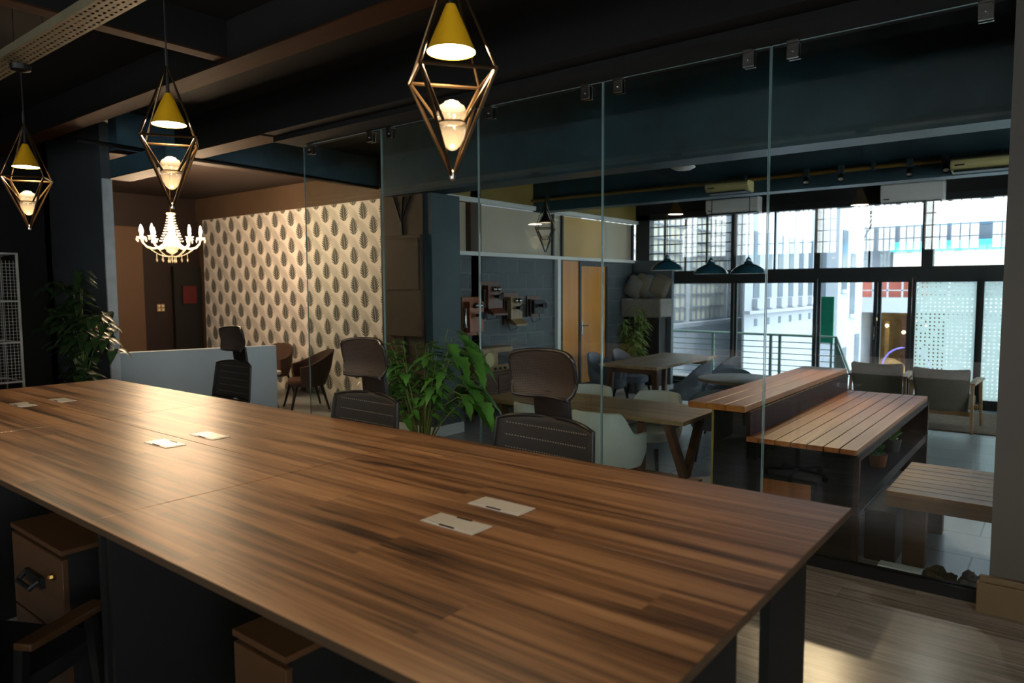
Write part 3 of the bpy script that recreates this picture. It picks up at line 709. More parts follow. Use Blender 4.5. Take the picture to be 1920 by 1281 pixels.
# ------------------------------------------------------------------ office chairs
FL = -(1.7-1.7*0.77)/0.77
def office_chair(label, loc, rz):
    t = thing('office_chair', label, 'office chair', loc, rz, 'black mesh office chairs along the glass side of the desk')
    b = MB()
    for k in range(5):
        a = 2*PI*k/5+0.3; b.bar((0, 0, FL+0.09), (0.34*math.cos(a), 0.34*math.sin(a), FL+0.075), 0.05, 0.04, 0.03, 0.025)
    b.lathe([(0.045, FL+0.06), (0.05, FL+0.12), (0.035, FL+0.13)], 16)
    b.build('star_base', M['chair_plastic'], t, bevel=0.004)
    for k in range(5):
        a = 2*PI*k/5+0.3; x, y = 0.34*math.cos(a), 0.34*math.sin(a)
        Mx = Matrix.Translation((x, y, FL+0.03)) @ Matrix.Rotation(a, 4, 'Z') @ Matrix.Rotation(PI/2, 4, 'Y')
        MB().lathe([(0.012, -0.022), (0.03, -0.02), (0.03, 0.02), (0.012, 0.022)], 14, M=Mx).build('caster', M['chair_plastic'], t, smooth=True)
    MB().lathe([(0.025, FL+0.12), (0.025, 0.4)], 14).build('gas_column', M['steel'], t, smooth=True)
    def seatP(u, v):
        x = (u-0.5)*0.56; y = (v-0.5)*0.5
        return (x*(1-0.12*v), y, 0.455-0.05*max(0, 0.25-v)*2+0.02*(2*u-1)**2)
    MB().grid(seatP, 10, 10).build('seat', M['mesh_black'], t, smooth=True, solid=0.06, bevel=0.01)
    MB().bx(-0.12, 0.12, -0.12, 0.14, 0.385, 0.425).build('tilt_mechanism', M['chair_plastic'], t, bevel=0.01)
    # backrest: wide, curved in plan, rounded upper corners
    def backP(u, v):
        hw = 0.365+0.03*(1-v)
        s = 2*u-1
        x = s*hw; z = 0.50+v*0.43-0.035*abs(s)**3*v
        return (x, 0.24-0.11*s*s*0.6+0.05*v-0.02, z)
    MB().grid(backP, 20, 12).build('backrest', M['backmesh'], t, smooth=True, solid=0.012)
    pts = [backP(1, i/8) for i in range(9)]+[backP(1-i/12, 1) for i in range(1, 13)]+[backP(0, 1-i/8) for i in range(1, 9)]
    pts += [backP(i/12, 0) for i in range(1, 13)]
    MB().tube(pts, 0.012, 8).build('back_frame', M['chair_plastic'], t, smooth=True)
    sp = MB(); sp.bar((0, 0.06, 0.41), (0, 0.32, 0.44), 0.07, 0.03); sp.bar((0, 0.31, 0.43), (0, 0.32, 0.95), 0.07, 0.035, 0.11, 0.03)
    sp.build('back_spine', M['chair_plastic'], t, bevel=0.006)
    # neck bracket
    def neckP(u, v):
        s = 2*u-1
        return (s*(0.135-0.0*v), 0.30-0.03*v+0.015*s*s, 0.86+v*0.235)
    MB().grid(neckP, 6, 6).build('neck_bracket', M['chair_plastic'], t, smooth=True, solid=0.03, bevel=0.006)
    def headP(u, v):
        s = 2*u-1
        n = 2*v-1
        hw = 0.245*(1-0.09*(n < 0)*abs(n)**1.5)
        k = (1-abs(s)**5*0.10) if n > 0 else (1-abs(s)**4*0.16)
        z = 1.18+n*0.138*k+0.012*(1-s*s)
        y = 0.285-0.075*s*s-0.055*(n+0.25)**2+0.055*max(0, n)**2
        x = s*hw*(1-0.07*abs(n)**6)
        return (x, y-0.03*n*0, z)
    h = MB().grid(headP, 24, 16).build('headrest', M['headmesh'], t, smooth=True, solid=0.022, bevel=0.004)
    pts = [headP(1, i/10) for i in range(11)]+[headP(1-i/16, 1) for i in range(1, 17)]+[headP(0, 1-i/10) for i in range(1, 11)]+[headP(i/16, 0) for i in range(1, 17)]
    MB().tube(pts, 0.0125, 8).build('headrest_frame', M['chair_plastic'], h, smooth=True)
    return t
def S(x, y, z=0.0): return (x*DS, y*DS, 1.7-(1.7-z)*DS)
c0 = office_chair('black mesh office chair with headrest, nearest the viewer at the right end of the desk', S(-2.43, 3.14), math.radians(-4))
c0.scale = (DS, DS, DS)
dup(c0, S(-4.04, 3.16), math.radians(-2), 'black mesh office chair in the middle, in front of the leafy green plant')
dup(c0, S(-7.64, 4.22, -0.07), math.radians(0), 'black mesh office chair farthest away, in front of the pale half wall')

# ------------------------------------------------------------------ pendants
def pendant(label, loc, drop, cage_only_dim=False, group='geometric cage pendants', scale=1.0, name='pendant_lamp', conemat='yellow_cone', disc='lamp_disc', rz=0.0):
    """origin at the lowest tip"""
    t = thing(name, label, 'pendant lamp', loc, rz, group)
    q = scale
    apex, mid, R = 0.887*q, 0.427*q, 0.215*q
    tr = 0.008*q
    ring = [(R*math.cos(PI/4+k*PI/2), R*math.sin(PI/4+k*PI/2), mid) for k in range(4)]
    c = MB()
    for k in range(4):
        ca, sa = math.cos(PI/4+k*PI/2), math.sin(PI/4+k*PI/2)
        c.tube([ring[k], ring[(k+1) % 4]], tr, 6); c.tube([ring[k], (0.004*ca, 0.004*sa, 0.015)], tr, 6); c.tube([ring[k], (0, 0, apex)], tr*0.7, 6)
        c.tube([ring[k], (0.064*q*ca, 0.064*q*sa, 0.237*q)], tr*0.9, 6)
        c.ball(ring[k], tr*1.3, 6)
    c.build('cage', M['bronze'], t, smooth=True)
    MB().lathe([(0.004, 0.0), (0.013*q, 0.006), (0.013*q, 0.028), (0.004, 0.034)], 10).build('tip_cap', M['steel'], t, smooth=True)
    MB().tube([(0, 0, 0.70*q), (0, 0, apex+0.09*q)], 0.010*q, 8).build('stem', M['black'], t, smooth=True)
    co = MB(); n = 36
    co.lathe([(0.02*q, 0.712*q), (0.102*q, 0.522*q), (0.099*q, 0.522*q), (0.018*q, 0.71*q)], n, cap=False)
    co.lathe([(0.001, 0.713*q), (0.02*q, 0.712*q)], n, cap=False)
    cone = co.build('shade', M[conemat], t, smooth=True)
    MB().lathe([(0.001, 0.526*q), (0.0985*q, 0.526*q)], n, cap=False).build('diffuser', M[disc], cone)
    ac = MB()
    prof = [(0.018, 0.327), (0.03, 0.322), (0.036, 0.312), (0.050, 0.306), (0.058, 0.292), (0.063, 0.272), (0.062, 0.25), (0.057, 0.238), (0.060, 0.226), (0.058, 0.205), (0.049, 0.172), (0.034, 0.145), (0.016, 0.128), (0.002, 0.124)]
    ac.lathe([(r*q, z*q) for r, z in prof], 24, cap=False)
    ac.lathe([(0.0005, 0.328*q), (0.018*q, 0.327*q)], 24, cap=False)
    a = ac.build('glass_acorn', M['acorn'], t, smooth=True, angle=50)
    MB().tube([(0.060*q*math.cos(2*PI*k/20), 0.060*q*math.sin(2*PI*k/20), 0.237*q) for k in range(21)], 0.004*q, 6).build('acorn_ring', M['bronze'], a, smooth=True)
    MB().tube([(0, 0, apex+0.07*q), (0, 0, drop-0.03)], 0.004, 6).build('cord', M['cable'], t)
    MB().lathe([(0.012, drop-0.045), (0.055, drop-0.03), (0.06, drop)], 20).build('canopy', M['black'], t, smooth=True)
    return t
PH = 3.125         # underside of the cable tray the pendants hang from
for i, (x, z, a, lab) in enumerate(((-2.05, 2.145, 54, 'geometric wire pendant with yellow cone, largest and nearest, over the right of the desk'),
                                (-4.44, 2.195, 60, 'geometric wire pendant with yellow cone over the middle of the desk, before the chandelier'),
                                (-6.9, 2.2, 60, 'geometric wire pendant with yellow cone at the far left over the desk end'))):
    l = S(x, 2.2, z); pendant(lab, l, PH-l[2], scale=DS, rz=math.radians(a))
pendant('small black geometric pendant hanging beyond the glass before the block wall', (-5.8, 8.1, 2.17), ZC-2.17, group='pendants beyond the glass', scale=0.82, disc='lamp_disc_dim', conemat='black', rz=0.5)

# ------------------------------------------------------------------ chandelier
t = thing('chandelier', 'lit crystal chandelier with candle bulbs in the lounge before the leaf wallpaper', 'chandelier', (-9.75, 4.8, 2.03))
NA = 10
col = MB()
col.lathe([(0.01, 0.70), (0.055, 0.715), (0.065, 0.70), (0.03, 0.685), (0.028, 0.60), (0.05, 0.5), (0.035, 0.45), (0.075, 0.38), (0.11, 0.31), (0.115, 0.25), (0.07, 0.2), (0.075, 0.19), (0.02, 0.15)], 20)
col.build('center_column', M['crystal'], t, smooth=True)
bead = MB()
for k in range(20):
    a = 2*PI*k/20
    for i in range(11):
        f = i/10; r = 0.045+0.10*f**1.5; z = 0.69-0.36*f
        bead.ball((r*math.cos(a), r*math.sin(a), z), 0.0085, 6)
bead.build('bead_cone', M['crystal'], t)
for k in range(NA):
    a = 2*PI*k/NA+0.15; ca, sa = math.cos(a), math.sin(a); R = 0.385
    P = lambda r, z: (r*ca, r*sa, z)
    am = MB().tube([P(0.09, 0.30), P(0.16, 0.245), P(0.24, 0.225), P(0.32, 0.245), P(0.37, 0.30), P(R, 0.36)], 0.012, 8).build('arm', M['crystal'], t, smooth=True)
    MB().lathe([(0.012, 0.35), (0.05, 0.365), (0.06, 0.378), (0.052, 0.376), (0.016, 0.37)], 14, (R*ca, R*sa, 0)).build('drip_pan', M['crystal'], am, smooth=True)
    cd = MB().lathe([(0.015, 0.365), (0.014, 0.435), (0.01, 0.44)], 10, (R*ca, R*sa, 0)).build('candle_sleeve', M['white'], am, smooth=True)
    MB().lathe([(0.006, 0.435), (0.019, 0.452), (0.020, 0.47), (0.011, 0.505), (0.001, 0.535)], 8, (R*ca, R*sa, 0), cap=False).build('candle_bulb', M['bulb'], am, smooth=True)
    dr = MB()
    for i in range(9):
        f = i/8; r = 0.30-0.28*f; z = 0.235-0.10*math.sin(PI*min(1, f*0.62))-0.02*f
        dr.ball((r*ca, r*sa, z), 0.008, 6)
    dr.tube([P(0.30-0.28*i/8, 0.235-0.10*math.sin(PI*min(1, i/8*0.62))-0.02*i/8) for i in range(9)], 0.0035, 5)
    dr.build('crystal_string', M['crystal'], t)
    for (r_, z_, h_) in ((0.05, 0.06, 0.13), (0.2, 0.075, 0.15), (R+0.055, 0.345, 0.37), (R-0.055, 0.345, 0.37)):
        MB().lathe([(0.001, z_-0.03), (0.011, z_-0.012), (0.012, z_), (0.004, z_+0.016), (0.0025, h_), (0.0005, h_)], 8, P(r_, 0), cap=False).build('crystal_drop', M['crystal'], t, smooth=True)
MB().tube([(0, 0, 0.70), (0, 0, ZC-2.03-0.02)], 0.006, 6).build('suspension_rod', M['brass'], t)
MB().lathe([(0.01, ZC-2.07), (0.06, ZC-2.045), (0.07, ZC-2.03)], 16).build('canopy', M['brass'], t, smooth=True)

# ------------------------------------------------------------------ tub chairs and shell chairs
def tub(name, label, cat, group, w, d, seat_z, back_z, arm_z, mat, seatmat, legmat, spread=1.15, t_=0.035, flare=0.04, bottom=None, step=False, ang=115):
    t = thing(name, label, cat, (0, 0, 0), 0, group)
    b0 = bottom if bottom is not None else seat_z-0.09
    A_ = math.radians(ang)
    def top(a):
        f = min(1, abs(a)/A_)
        if step:
            k = min(1, max(0, (f-0.42)/0.26)); k = k*k*(3-2*k)
            return back_z-0.015*f-(back_z-arm_z)*k
        return arm_z+(back_z-arm_z)*(0.5+0.5*math.cos(PI*min(1, f**spread)))
    def shell(u, v, off):
        a = (2*u-1)*A_
        z = b0+(top(a)-b0)*v
        fl = flare*v*(0.5+0.5*math.cos(a))
        k = 0.86+0.14*min(1, v*2.2)
        return ((w/2*k+off)*math.sin(a)*1.0, (d/2*k+fl+off)*math.cos(a), z)
    nu, nv = 28, 8
    m = MB(); vs = []; fs = []
    for j in range(nv+1):
        for i in range(nu+1): vs.append(shell(i/nu, j/nv, 0))
    for j in range(nv+1):
        for i in range(nu+1): vs.append(shell(i/nu, j/nv, -t_))
    n1 = (nu+1)*(nv+1); id = lambda i, j, s: s*n1+j*(nu+1)+i
    for j in range(nv):
        for i in range(nu):
            fs.append((id(i, j, 0), id(i+1, j, 0), id(i+1, j+1, 0), id(i, j+1, 0))); fs.append((id(i, j, 1), id(i, j+1, 1), id(i+1, j+1, 1), id(i+1, j, 1)))
    for i in range(nu):
        fs.append((id(i, nv, 0), id(i+1, nv, 0), id(i+1, nv, 1), id(i, nv, 1))); fs.append((id(i, 0, 0), id(i, 0, 1), id(i+1, 0, 1), id(i+1, 0, 0)))
    for j in range(nv):
        fs.append((id(0, j, 0), id(0, j+1, 0), id(0, j+1, 1), id(0, j, 1))); fs.append((id(nu, j, 0), id(nu, j, 1), id(nu, j+1, 1), id(nu, j+1, 0)))
    m.add(vs, fs); m.build('backrest', mat, t, smooth=True, bevel=0.008, angle=60)
    # seat cushion, rounded rectangle following the shell
    def ring(k, z):
        out = []
        for i in range(28):
            a = 2*PI*i/28
            sx = math.copysign(abs(math.sin(a))**0.75, math.sin(a)); sy = math.copysign(abs(math.cos(a))**0.75, math.cos(a))
            out.append((sx*(w/2*0.86-t_)*k, (sy*(d/2*0.9-t_))*k-0.01, z))
        return out
    rs = [ring(0.9, seat_z-0.09), ring(1.0, seat_z-0.07), ring(1.0, seat_z-0.015), ring(0.95, seat_z), ring(0.4, seat_z+0.006)]
    vs = [p for r in rs for p in r]; n = 28
    fs = [(j*n+i, j*n+(i+1) % n, (j+1)*n+(i+1) % n, (j+1)*n+i) for j in range(len(rs)-1) for i in range(n)]
    fs += [tuple(reversed(range(n))), tuple(range(4*n, 5*n))]
    MB().add(vs, fs).build('seat', seatmat, t, smooth=True, angle=60)
    for sx in (-1, 1):
        for sy in (-1, 1):
            MB().bar((sx*w*0.30, sy*d*0.28, b0+0.01), (sx*w*0.40, sy*d*0.42, 0), 0.034, 0.034, 0.018, 0.018).build('leg', legmat, t)
    return t
wc = tub('tub_chair', 'white leatherette tub chair on the near side of the trestle table, right of two', 'chair', 'white tub chairs round the near trestle table', 0.62, 0.56, 0.45, 0.75, 0.585, M['white_leather'], M['white_leather'], M['black'], 1.5, step=True, bottom=0.30, ang=98)
wc.location = (-2.86, 4.86, 0); wc.rotation_euler = (0, 0, PI+0.10)
dup(wc, (-3.43, 4.86, 0), PI-0.05, 'white leatherette tub chair, near side of the trestle table, behind the nearest office chair')
dup(wc, (-3.62, 5.62, 0), 0.05, 'white leatherette tub chair on the far side of the trestle table, left of two')
dup(wc, (-2.92, 5.62, 0), -0.05, 'white leatherette tub chair on the far side of the trestle table, right of two')

gc = tub('shell_chair', 'slate grey shell chair behind the far oak table, nearer of the two on that side', 'chair', 'grey shell chairs round the far oak table', 0.56, 0.52, 0.45, 0.82, 0.56, M['grey_fabric'], M['grey_fabric'], M['black'], 1.3, ang=100)
gc.location = (-4.83, 8.2, 0); gc.rotation_euler = (0, 0, PI/2)
dup(gc, (-4.83, 8.85, 0), PI/2, 'slate grey shell chair beside the bamboo, farther of the two behind the oak table')
dup(gc, (-3.60, 7.95, 0), -PI/2, 'slate grey shell chair on the viewer side of the far oak table, nearer one')
dup(gc, (-3.60, 8.75, 0), -PI/2, 'slate grey shell chair on the viewer side of the far oak table, farther one')
dc = tub('shell_chair', 'dark grey shell chair in front of the round table, beside the bar counter', 'chair', 'dark chairs at the round table', 0.56, 0.54, 0.42, 0.72, 0.55, M['grey_fabric'], M['grey_fabric'], M['black'], 1.2, bottom=0.3)
dc.location = (-2.72, 6.72, 0); dc.rotation_euler = (0, 0, PI+0.5)
dup(dc, (-3.08, 7.98, 0), 0.15, 'dark grey shell chair on the far side of the round table')
ac = tub('armchair', 'brown fabric armchair before the leaf wallpaper, right of two', 'armchair', 'brown armchairs in the chandelier lounge', 0.72, 0.62, 0.43, 0.83, 0.62, M['dark_fabric'], M['seat_brown'], M['black'], 1.1, 0.05, 0.1)
ac.location = (-8.5, 6.02, 0); ac.rotation_euler = (0, 0, math.radians(-24))
dup(ac, (-9.85, 6.3, 0), math.radians(20), 'brown fabric armchair half hidden behind the pale half wall')
t = thing('side_table', 'small white lounge table between the brown armchairs', 'table', (-9.0, 5.66, 0))
MB().lathe([(0.24, 0.48), (0.25, 0.49), (0.25, 0.52), (0.24, 0.525)], 28).build('tabletop', M['white'], t, smooth=True)
for k in range(3):
    a = 2*PI*k/3+0.5; MB().bar((0.1*math.cos(a), 0.1*math.sin(a), 0.48), (0.22*math.cos(a), 0.22*math.sin(a), 0), 0.03, 0.03, 0.018).build('leg', M['black'], t)

# ------------------------------------------------------------------ near trestle table (low X legs)
t = thing('trestle_table', 'brown wooden dining table on crossed legs just behind the glass', 'table', (-3.2, 5.22, 0))
tx0, tx1, ty0, ty1, tz = -1.0, 0.98, -0.37, 0.38, 0.70
pl = MB(); n = 4
for k in range(n):
    a = ty0+(ty1-ty0)*k/n; pl.bx(tx0, tx1, a+0.001, a+(ty1-ty0)/n-0.001, tz-0.035, tz)
pl.build('tabletop', M['table_oak'], t, bevel=0.002)
for sx, x in ((0, 0.83), (1, -0.82)):
    for s in (-1, 1):
        MB().bar((x, s*0.30, tz-0.06), (x, -s*0.10, 0.0), 0.07, 0.05, up=(1, 0, 0)).build('leg', M['leg_oak'], t)
    MB().bx(x-0.035, x+0.035, -0.33, 0.33, tz-0.08, tz-0.035).build('cross_rail', M['leg_oak'], t)
    MB().bar((x-0.24 if x > 0 else x+0.24, -0.28, tz-0.05), (x-0.34 if x > 0 else x+0.34, -0.10, 0.0), 0.065, 0.05, up=(1, 0, 0)).build('brace', M['leg_oak'], t)
MB().bx(-0.86, 0.95, -0.06, 0.06, 0.15, 0.172).build('stretcher', M['leg_oak'], t)

# ------------------------------------------------------------------ far oak table
t = thing('dining_table', 'long pale oak dining table with grey chairs under the blue pendants', 'table', (-4.2, 8.45, 0))
pl = MB()
for k in range(4): pl.bx(-0.4+k*0.2+0.001, -0.2+k*0.2-0.001, -0.9, 0.94, 0.715, 0.75)
pl.build('tabletop', M['table_oak_y'], t, bevel=0.002)
for sx in (-1, 1):
    for sy in (-1, 1): MB().bar((sx*0.30, sy*0.74, 0.715), (sx*0.33, sy*0.78, 0), 0.075, 0.06, 0.05).build('leg', M['leg_oak'], t)
MB().bx(-0.3, 0.3, -0.76, -0.70, 0.64, 0.715).bx(-0.3, 0.3, 0.70, 0.76, 0.64, 0.715).bx(-0.03, 0.03, -0.7, 0.7, 0.64, 0.70).build('apron', M['leg_oak'], t)
# round table
t = thing('round_table', 'pale round table between the oak table and the bar counter', 'table', (-2.72, 7.35, 0))
MB().lathe([(0.42, 0.70), (0.44, 0.705), (0.44, 0.725), (0.43, 0.73)], 36).build('tabletop', M['table_oak'], t, smooth=True)
MB().lathe([(0.2, 0.0), (0.2, 0.015), (0.035, 0.03), (0.03, 0.69), (0.14, 0.70)], 24).build('pedestal', M['black'], t, smooth=True)

# ------------------------------------------------------------------ bar island
BX0, BX1, BXR, BY0, BY1 = -2.07, -0.97, -1.67, 4.62, 7.3
t = thing('bar_counter', 'two-level timber bar island with slatted lower deck and raised counter', 'bar counter', (-1.5, 5.95, 0))
o = (-1.5, 5.95, 0)
pl = MB(o); n = 3
for k in range(n):
    a = BX0+(BXR-BX0-0.0)*k/n; pl.bx(a+0.001, a+(BXR-BX0)/n-0.001, BY0-0.02, BY1+0.02, 0.862, 0.905)
pl.build('counter_top', M['plank_top'], t, bevel=0.004)
pl = MB(o); n = 7; wds = [0.085, 0.105, 0.1, 0.1, 0.1, 0.095, 0.1]; x = BXR+0.002
for wd in wds: pl.bx(x+0.003, x+wd-0.003, BY0, BY1, 0.668, 0.70); x += wd
pl.build('slatted_deck', M['plank_bar'], t, bevel=0.0015)
MB(o).bx(BXR, x, BY0+0.02, BY1-0.02, 0.655, 0.668).build('deck_base', M['black'], t)
MB(o).bx(BXR, BXR+0.02, BY0+0.03, BY1-0.03, 0.70, 0.862).build('riser_panel', M['red_wood'], t)
MB(o).bx(BX0+0.17, BX0+0.2, BY0+0.02, BY1-0.02, 0.0, 0.862).build('front_panel', M['dark_steel'], t)
MB(o).bx(BX0+0.155, BX0+0.17, BY0+0.02, BY0+0.07, 0.0, 0.862).build('corner_strip', M['olive'], t)
MB(o).bx(BX0+0.2, BXR, BY0+0.02, BY0+0.05, 0.0, 0.862).bx(BXR, -0.985, BY0+0.005, BY0+0.04, 0.0, 0.655).bx(BXR, -0.985, BY0+0.0, BY0+0.005, 0.64, 0.668).build('end_panel', M['dark_steel'], t)
MB(o).bx(BX0+0.2, -0.985, BY1-0.06, BY1-0.02, 0.0, 0.655).bx(BX0+0.2, BXR, BY1-0.06, BY1-0.02, 0.655, 0.862).build('end_panel', M['red_wood'], t)
MB(o).bx(-1.65, -0.985, BY0+0.04, BY1-0.06, 0.33, 0.36).build('shelf', M['red_wood'], t)
MB(o).bx(-1.66, -1.64, BY0+0.04, BY1-0.06, 0.0, 0.655).build('back_panel', M['dark_steel'], t)
MB(o).bx(-1.0, -0.97, BY0+0.0, BY0+0.04, 0.0, 0.655).bx(-1.0, -0.97, BY1-0.06, BY1-0.02, 0.0, 0.655).bx(-1.0, -0.975, BY0+0.04, BY1-0.06, 0.625, 0.655).bx(-1.0, -0.975, BY0+0.04, BY1-0.06, 0.3, 0.365).build('edge_rail', M['red_wood'], t)
ip = MB(o).bx(-1.56, -1.24, BY0-0.012, BY0+0.005, 0.05, 0.445).build('inset_panel', M['orange_wood'], t)
fr = MB(o); fr.bx(-1.585, -1.56, BY0-0.018, BY0+0.005, 0.03, 0.465); fr.bx(-1.24, -1.215, BY0-0.018, BY0+0.005, 0.03, 0.465); fr.bx(-1.56, -1.24, BY0-0.018, BY0+0.005, 0.445, 0.465)
fr.build('panel_frame', M['black'], ip)
# little pots on the shelf
for i, (x, y, s, lab) in enumerate(((-1.08, 5.75, 1.0, 'small potted succulent on the bar shelf, nearer one'), (-1.1, 6.35, 1.15, 'small potted succulent on the bar shelf, farther one'))):
    p = thing('potted_succulent', lab, 'potted plant', (x, y, 0.361), 0, 'potted succulents on the bar shelf')
    MB().lathe([(0.05*s, 0), (0.065*s, 0.09*s), (0.06*s, 0.09*s), (0.05*s, 0.08*s)], 16).build('pot', M['pot'] if i else M['orange_wood'], p, smooth=True)
    g = MB(); rr = random.Random(i)
    for k in range(26):
        a = rr.uniform(0, 2*PI); e_ = rr.uniform(0.3, 1.3); L = rr.uniform(0.05, 0.1)*s
        tip = (math.cos(a)*math.cos(e_)*L, math.sin(a)*math.cos(e_)*L, 0.08*s+math.sin(e_)*L)
        g.bar((0, 0, 0.08*s), tip, 0.012, 0.008, 0.022, 0.01)
    g.build('leaves', M['leaf'], p)

# slatted bench beside the bar
t = thing('slatted_bench', 'low slatted pine bench at the glass beside the right pier', 'bench', (-0.25, 5.18, 0))
pl = MB()
for k in range(8): pl.bx(-0.595, 0.9, -0.43+k*0.112+0.003, -0.43+(k+1)*0.112-0.003, 0.425, 0.45)
pl.build('slatted_top', M['plank_bench'], t, bevel=0.003)
MB().bx(-0.59, 0.9, -0.43, -0.40, 0.355, 0.425).bx(-0.59, 0.9, 0.43, 0.46, 0.355, 0.425).bx(-0.59, -0.56, -0.40, 0.43, 0.355, 0.425).build('apron', M['plank_bench'], t, bevel=0.002)
for x in (-0.50, 0.75):
    for y in (-0.40, 0.34): MB().bx(x, x+0.12, y, y+0.09, 0.0, 0.425).build('leg', M['bench_leg'], t, bevel=0.003)

t = thing('storage_crate', 'dark brown wooden crate on the floor under the bench beside the bar island', 'crate', (-0.868, 5.12, 0))
MB().bx(-0.085, 0.085, -0.38, 0.36, 0, 0.30).build('crate_body', M['dark_wood'], t, bevel=0.004)
MB().bx(-0.09, 0.09, -0.385, 0.365, 0.30, 0.318).build('crate_lid', M['dark_wood'], t, bevel=0.003)
# lounge armchairs in front of the window wall (seen from behind)
def lounge(label, loc, rz):
    t = thing('lounge_armchair', label, 'armchair', loc, rz, 'taupe lounge armchairs facing the window wall')
    # local: faces +y, back towards -y
    def bk(u, v):
        s = 2*u-1
        return (s*(0.26+0.03*v), -0.22-0.14*v+0.03*s*s, 0.23+0.50*v-0.02*(1-s*s)*v)
    MB().grid(bk, 10, 8).build('back_cushion', M['taupe_fabric'], t, smooth=True, solid=0.09, bevel=0.02)
    MB().bx(-0.26, 0.26, -0.22, 0.34, 0.25, 0.38).build('seat_cushion', M['taupe_fabric'], t, bevel=0.03)
    MB().bx(-0.285, 0.285, -0.26, -0.21, 0.19, 0.24).bx(-0.285, 0.285, 0.3, 0.34, 0.2, 0.25).build('seat_rail', M['pine_frame'], t)
    for sx in (-1, 1):
        MB().bar((sx*0.30, -0.26, 0.56), (sx*0.32, -0.34, 0.0), 0.035, 0.05, 0.025, 0.03).build('leg', M['pine_frame'], t)
        MB().bar((sx*0.30, 0.34, 0.56), (sx*0.315, 0.36, 0.0), 0.035, 0.05, 0.025, 0.03).build('leg', M['pine_frame'], t)
        a = MB(); pts = [(-0.30, 0.575), (-0.1, 0.60), (0.2, 0.60), (0.4, 0.58), (0.4, 0.555), (-0.3, 0.55)]
        a.prism(pts, sx*0.305-0.03, sx*0.305+0.03, 'YZ'); a.build('armrest', M['white_leather'] if False else M['pine_frame'], t, bevel=0.006)
    return t
l0 = lounge('taupe lounge armchair seen from behind, nearer the pier', (-1.13, 9.75, 0.015), -0.05)
dup(l0, (-1.88, 10.0, 0.015), 0.05, 'taupe lounge armchair seen from behind, beside the end of the bar counter')
tag(MB((-1.2, 10.3, 0)).bx(-2.6, 0.4, 9.55, 11.1, 0.001, 0.014).build('rug', M['rug'], bevel=0.004), 'brown rug under the lounge armchairs at the window wall', 'rug')

# ------------------------------------------------------------------ plants
def leafblade(mb, base, dirv, L, W, droop=0.3, lobes=0, nrm=None, segs=6):
    d = Vector(dirv).normalized(); up = nrm or Vector((0, 0, 1))
    s = d.cross(up)
    if s.length < 1e-3: s = Vector((1, 0, 0))
    s.normalize(); u = s.cross(d).normalized()
    base = Vector(base); vs = []; fs = []
    for i in range(segs+1):
        f = i/segs
        w = W*(math.sin(PI*min(1, f**0.7*0.98+0.02)))*0.5
        if lobes and i % 2 == 1: w *= (1-lobes)
        c = base+d*L*f-Vector((0, 0, 1))*droop*L*f*f
        vs += [c-s*w+u*w*0.35, c, c+s*w+u*w*0.35]
    for i in range(segs):
        a = i*3; fs += [(a, a+1, a+4, a+3), (a+1, a+2, a+5, a+4)]
    mb.add(vs, fs)

def pot_(parent, r, h, mat=None):
    MB().lathe([(r*0.78, 0), (r, h), (r*0.92, h), (r*0.9, h-0.04)], 28).build('pot', mat or M['pot'], parent, smooth=True)
    MB().lathe([(0.001, h-0.035), (r*0.9, h-0.035)], 28, cap=False).build('soil', M['soil'], parent)

# leafy plant by the glass
t = thing('leafy_plant', 'leafy green split-leaf plant between the office chairs and the glass partition', 'potted plant', (-4.08, 3.98, 0))
pot_(t, 0.17, 0.36)
st, lf = MB(), MB(); r = random.Random(11)
for k in range(36):
    a = r.uniform(0, 2*PI); reach = r.uniform(0.12, 0.64)
    side = (math.cos(a), math.sin(a)*0.55)
    hz = r.uniform(0.92, 1.38)-0.22*reach
    p0_ = Vector((0.06*side[0], 0.06*side[1], 0.33)); p3 = Vector((side[0]*reach, side[1]*reach, hz))
    p1 = p0_+Vector((0.05*side[0], 0.05*side[1], (hz-0.33)*0.55)); pts = []
    for i in range(7):
        f = i/6; pts.append(p0_*(1-f)**2+p1*2*f*(1-f)+p3*f*f)
    st.tube(pts, [0.008-0.005*i/6 for i in range(7)], 5)
    m = r.randint(5, 9)
    for q in range(m):
        f = 0.58+0.42*q/(m-1); p = p0_*(1-f)**2+p1*2*f*(1-f)+p3*f*f
        b = a+r.uniform(-1.5, 1.5)
        leafblade(lf, p, (math.cos(b), math.sin(b)*0.8, r.uniform(-0.25, 0.55)), r.uniform(0.11, 0.19), r.uniform(0.07, 0.11), r.uniform(0.2, 0.8), 0.35, segs=8)
for (ex, ez) in ((0.5, 1.32), (0.58, 1.26), (0.62, 1.18), (0.45, 1.22), (0.55, 0.98), (0.68, 0.9), (0.6, 0.84), (-0.3, 0.86), (-0.38, 0.80), (0.66, 0.8)):
    for q in range(4): leafblade(lf, (ex-0.12+q*0.05, -0.02*q, ez+0.05-q*0.03), (0.7 if ex > 0 else -0.8, r.uniform(-.6, .6), -0.2), 0.2, 0.11, 0.7, 0.3, segs=8)
    st.tube([(0.1 if ex > 0 else -0.1, 0, 0.7), (ex*0.6, 0, ez+0.06), (ex, 0, ez)], 0.004, 5)
st.build('stems', M['stem'], t, smooth=True); lf.build('foliage', M['leaf'], t, smooth=True, angle=80)

